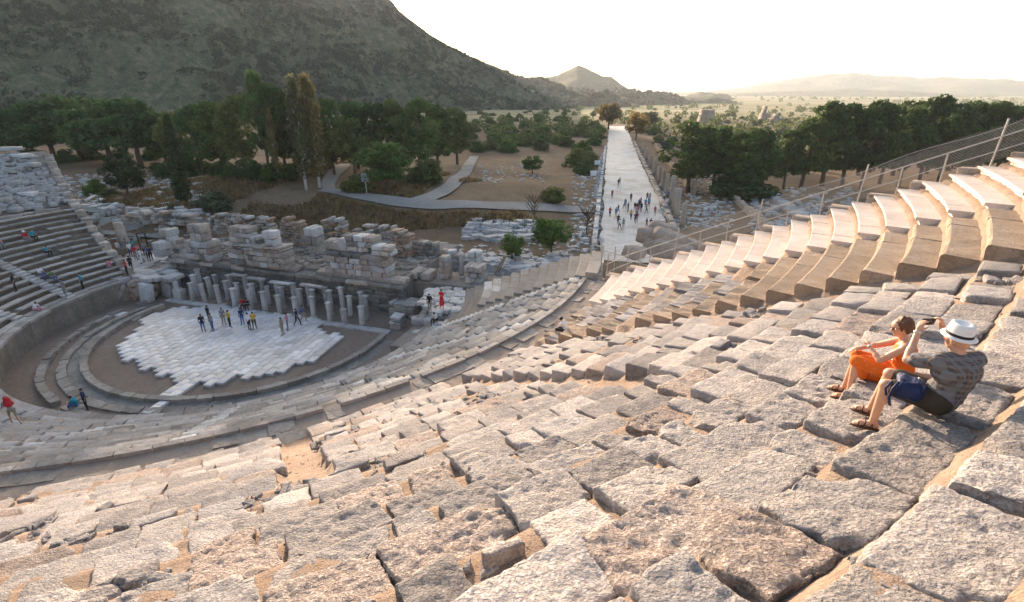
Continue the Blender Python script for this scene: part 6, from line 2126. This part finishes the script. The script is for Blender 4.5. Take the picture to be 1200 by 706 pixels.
for s_ in 'LR':
    A(J['sh' + s_], J['el' + s_], .06, .047); A(J['el' + s_], tuple((np.array(J['el' + s_]) * .65 + np.array(J['wr' + s_]) * .35)), .045, .046); A(J['el' + s_], J['wr' + s_], .044, .029)
    A(J['hip' + s_], J['kn' + s_], .098, .066); A(J['kn' + s_], tuple(np.array(J['kn' + s_]) * .62 + np.array(J['an' + s_]) * .38 + np.array([0, -.02, 0])), .06, .056); A(J['kn' + s_], J['an' + s_], .056, .038)
hc, hq = head_caps(J['head'], dturn((-.2, 1, 0)))
bc += hc
fL, _, _ = foot_caps(J['anL'], (-.15, 1, 0)); fR, _, _ = foot_caps(J['anR'], (.15, 1, 0))
bc += fL + fR
bc += hand(J['wrL'], dturn((.25, .12, .9)), dturn((-.9, -.1, .3)), dturn((.1, -.9, .1)), .75) + hand(J['wrR'], dturn((-.25, .05, .9)), dturn((.9, -.1, .3)), dturn((-.1, -.9, .1)), .75)
obj('body', fuse('body', bc, .0095, [M['skin_f']], 5, False), man)
sh = [((-.02, -.0, .16), (.02, -.0, .16), .165, .165, 0), (J['pelvis'], J['waist'], .16, .158, 0), (J['waist'], J['chest'], .158, .165, 0), (turn((-.09, -.06, .45)), turn((.09, -.06, .45)), .143, .143, 0), (J['shL'], J['shR'], .096, .096, 0), (J['chest'], (0, -.03, .565), .12, .088, 0), (turn((-.05, -.035, .575)), turn((.05, -.035, .575)), .065, .065, 0)]
for s_ in 'LR':
    e_ = tuple(np.array(J['sh' + s_]) * .28 + np.array(J['el' + s_]) * .72)
    sh += [(J['sh' + s_], e_, .088, .076, 0)]
def folds(P_):
    n_ = fbm(P_ * np.array([11, 11, 22]), 3, 77)
    c_ = np.array([0, -.04, .4]); d = P_ - c_; d[:, 2] *= .2
    d /= np.maximum(np.linalg.norm(d, axis=1, keepdims=True), 1e-6)
    return P_ + d * (n_ * .018)[:, None]
obj('shirt', fuse('shirt', sh, .011, [M['plaid']], 4, False, folds), man)
so = [(J['hipL'], J['hipR'], .138, .138, 0), (J['pelvis'], (0, -.02, .18), .15, .15, 0)]
for s_ in 'LR': so += [(J['hip' + s_], tuple(np.array(J['hip' + s_]) * .2 + np.array(J['kn' + s_]) * .8), .122, .094, 0)]
obj('shorts', fuse('shorts', so, .011, [M['shorts']], 3, False), man)
for s_, dr in (('L', (-.15, 1, 0)), ('R', (.15, 1, 0))): sandal(J['an' + s_], dr, man)
V, F = lathe([(.138, -.016), (.141, -.010), (.134, -.002), (.104, .006), (.102, .055), (.090, .118), (.074, .130), (.045, .118), (.02, .108)], 28)
hat = obj('hat', mesh_np('hat', V * np.array([1, 1.12, 1]), F, M['straw'], True), man, (J['head'][0], J['head'][1], .79), (R(4), 0, TW_))
V, F = lathe([(.1075, .008), (.1068, .034), (.102, .035), (.102, .007)], 28)
obj('hat_band', mesh_np('hat_band', V * np.array([1, 1.12, 1]), F, M['band'], True), hat)
V, F = lathe([(.034, -.012), (.036, 0), (.034, .012), (.028, .012), (.028, -.012)], 16)
wd = (Vector(J['wrL']) - Vector(J['elL'])).normalized()
wo = obj('watch', mesh_np('watch', V, F, M['silver'], True), man, Vector(J['wrL']) - wd * .015, wd.to_track_quat('Z', 'Y').to_euler())
man.scale = (1.02,) * 3
ph_w = Matrix.Translation(mp_) @ Matrix.Rotation(R(50), 4, 'Z') @ Matrix.Scale(1.02, 4)
V, F = block(.155, .012, .078, (4, 4, 4), .004, 1, 0, 0)
phone = obj('camera_phone', mesh_np('camera_phone', V, F, M['dark_glass']), None, ph_w @ Vector(turn((-.005, .38, .815))), (R(8), 0, R(50) + TW_))
tag(phone, 'black phone held up sideways by the man in the white hat', 'phone')
# bag on his lap
bag = thing('backpack', 'navy blue backpack lying on the lap of the man in the hat', 'backpack', ph_w @ Vector((-.13, .27, .20)), R(50))
bgc_ = [((-.12, -.02, .06), (.10, -.02, .07), .085, .085, 0), ((-.12, .10, .04), (.08, .10, .05), .075, .075, 0), ((-.17, .05, -.02), (-.05, .12, .0), .07, .06, 0), ((-.02, -.06, .10), (.08, .02, .12), .06, .06, 0)]
def crumple(P_): return P_ + (fbm(P_ * 14, 3, 55) * .014)[:, None] * (P_ / np.maximum(np.linalg.norm(P_, axis=1, keepdims=True), 1e-6))
V, F = block(.38, .27, .19, (26, 20, 12), .07, 77, .0, .06)
so_ = fbm(V * 7, 3, 55); s2_ = fbm(V * 19, 3, 57)
V[:, 2] += .10 - .5 * np.maximum(0, -V[:, 0] - .08) ** 1.2 * 1.2 + so_ * .03
V[:, 1] += so_ * .03 + s2_ * .012; V[:, 0] += s2_ * .014; V[:, 2] += s2_ * .012
obj('sack', mesh_np('sack', V, F, M['navy_cloth'], True), bag)
V, F = block(.2, .06, .13, (12, 6, 8), .03, 78, .0, .05); V[:, 2] += fbm(V * 15, 2, 5) * .01
obj('pocket', mesh_np('pocket', V, F, M['navy_cloth'], True), bag, (-.02, -.135, .07))
pts = [Vector((-.16, .10, .10)), Vector((-.22, .14, .02)), Vector((-.23, .15, -.10)), Vector((-.20, .13, -.18)), Vector((-.17, .12, -.22))]
obj('strap', mesh_np('strap', *tube(pts, [.016] * 5, 8), M['navy_cloth'], True), bag)
obj('strap', mesh_np('strap', *tube([Vector((-.10, .16, .06)), Vector((-.16, .21, -.02)), Vector((-.20, .18, -.10))], [.014] * 3, 8), M['navy_cloth'], True), bag)
obj('buckle', mesh_np('buckle', block(.03, .02, .03, (4, 4, 4), .006, 2, 0, 0)[0], block(.03, .02, .03, (4, 4, 4), .006, 2, 0, 0)[1], M['silver']), bag, (0, -.07, .15))

# ---- woman
wp_ = at(1053, 448, up_z(19) + .03)
wom = thing('person', 'woman in an orange patterned dress sitting beside the man in the hat', 'person', wp_, R(52))
J = dict(pelvis=(0, 0, .11), waist=(0, .0, .27), chest=(0, .03, .42), neck=(0, .07, .55), head=(0, .12, .675), hipL=(-.09, .02, .10), hipR=(.09, .02, .10), shL=(-.155, .04, .50), shR=(.155, .05, .50),
         knL=(-.09, .46, .17), anL=(-.10, .45, -.29), knR=(.07, .47, .18), anR=(.06, .52, -.29), elL=(-.20, .24, .30), wrL=(-.07, .38, .40), elR=(.17, .30, .34), wrR=(.05, .47, .29))
bc = []
A(J['hipL'], J['hipR'], .11, .11); A(J['pelvis'], J['waist'], .115, .10); A(J['waist'], J['chest'], .10, .115); A((-.06, .03, .42), (.06, .03, .42), .10, .10); A(J['shL'], J['shR'], .058, .058); A(J['chest'], J['neck'], .085, .05); A(J['neck'], J['head'], .048, .05)
for s_ in 'LR':
    A(J['sh' + s_], J['el' + s_], .05, .039); A(J['el' + s_], tuple((np.array(J['el' + s_]) * .65 + np.array(J['wr' + s_]) * .35)), .037, .037); A(J['el' + s_], J['wr' + s_], .036, .024)
    A(J['hip' + s_], J['kn' + s_], .09, .06); A(J['kn' + s_], tuple(np.array(J['kn' + s_]) * .62 + np.array(J['an' + s_]) * .38 + np.array([0, -.02, 0])), .055, .052); A(J['kn' + s_], J['an' + s_], .052, .034)
hc, hq = head_caps(J['head'], (-.25, 1, -.25), .94)
bc += hc
fL, _, _ = foot_caps(J['anL'], (-.2, 1, 0), .9); fR, _, _ = foot_caps(J['anR'], (.1, 1, 0), .9)
bc += fL + fR
bc += hand(J['wrL'], (.8, .3, .25), (-.2, -.3, .9), (-.3, .8, .2), .5, .88) + hand(J['wrR'], (-.25, .85, -.35), (0, .3, .95), (-.9, -.2, 0), .5, .88)
obj('body', fuse('body', bc, .009, [M['skin_f']], 5, False), wom)
dr = [(J['hipL'], J['hipR'], .126, .126, 0), (J['pelvis'], J['waist'], .128, .114, 0), (J['waist'], (0, .025, .41), .114, .124, 0), ((-.07, .05, .41), (.07, .05, .41), .098, .098, 0)]
for s_ in 'LR':
    dr += [(J['hip' + s_], J['kn' + s_], .108, .08, 0), (tuple(np.array(J['kn' + s_]) + np.array([0, -.03, 0])), tuple(np.array(J['kn' + s_]) + np.array([0, -.10, -.16])), .075, .06, 0)]
dr += [((0, .06, .11), (0, .40, .14), .12, .10, 0), ((0, .10, .05), (0, .36, .0), .10, .08, 0)]
for s_, x in (('L', -.07), ('R', .07)): dr += [((x, .11, .44), (x * 1.5, .06, .545), .022, .02, 0), ((x * 1.5, .06, .545), (x * 1.2, -.05, .46), .02, .022, 0)]
obj('dress', fuse('dress', dr, .0105, [M['floral']], 3, False, lambda P_: P_ + (fbm(P_ * 12, 3, 88) * .007)[:, None] * np.array([.5, .3, .8])), wom)
H_ = Vector(J['head'])
hr = []
rr3 = random.Random(3)
fdir = Vector((-.25, 1, -.25)).normalized()
for k in range(60):
    d = Vector((rr3.gauss(0, 1), rr3.gauss(0, 1), rr3.gauss(.45, 1))).normalized()
    if d.dot(fdir) > .42 and d.z < .72: continue
    if d.z < -.55: continue
    c_ = H_ + Vector((0, 0, .035)) + d * .086 - fdir * .012
    hr.append((tuple(c_), tuple(c_ + Vector((0, 0, .012))), .032, .026, 0))
hr.append((tuple(H_ + Vector((0, -.02, .045))), tuple(H_ + Vector((0, 0, .05))), .098, .094, 0))
obj('hair', fuse('hair', hr, .009, [M['hair_brown']], 2, False, lambda P_: P_ + (fbm(P_ * 40, 3, 91) * .008)[:, None]), wom)
gl = Pile()
for sx in (-.032, .032):
    a = Vector(hq(.098, sx, .018)); V, F = lathe([(.001, -.004), (.022, -.003), (.025, .0), (.022, .004), (.001, .005)], 14)
    q4 = fdir.to_track_quat('Z', 'Y').to_matrix()
    gl.add(np.array([tuple(q4 @ Vector(v_) + a) for v_ in V]), F)
for sx in (-1, 1): gl.add(*tube([Vector(hq(.09, sx * .055, .022)), Vector(hq(.03, sx * .09, .03)), Vector(hq(-.02, sx * .096, .025))], [.004] * 3, 6))
gl.add(*tube([Vector(hq(.102, -.012, .02)), Vector(hq(.102, .012, .02))], [.003] * 2, 6))
obj('sunglasses', gl.mesh('sunglasses', M['dark_glass'], True), wom)
for s_, dr_ in (('L', (-.2, 1, 0)), ('R', (.1, 1, 0))): sandal(J['an' + s_], dr_, wom, .92)
V, F = lathe([(.029, -.008), (.031, 0), (.029, .008), (.024, .008), (.024, -.008)], 16)
wd = (Vector(J['wrL']) - Vector(J['elL'])).normalized()
obj('watch', mesh_np('watch', V, F, M['silver'], True), wom, Vector(J['wrL']) - wd * .012, wd.to_track_quat('Z', 'Y').to_euler())

wom.scale = (1.06,) * 3
bag.scale = (.86,) * 3
phone.scale = (1.02,) * 3
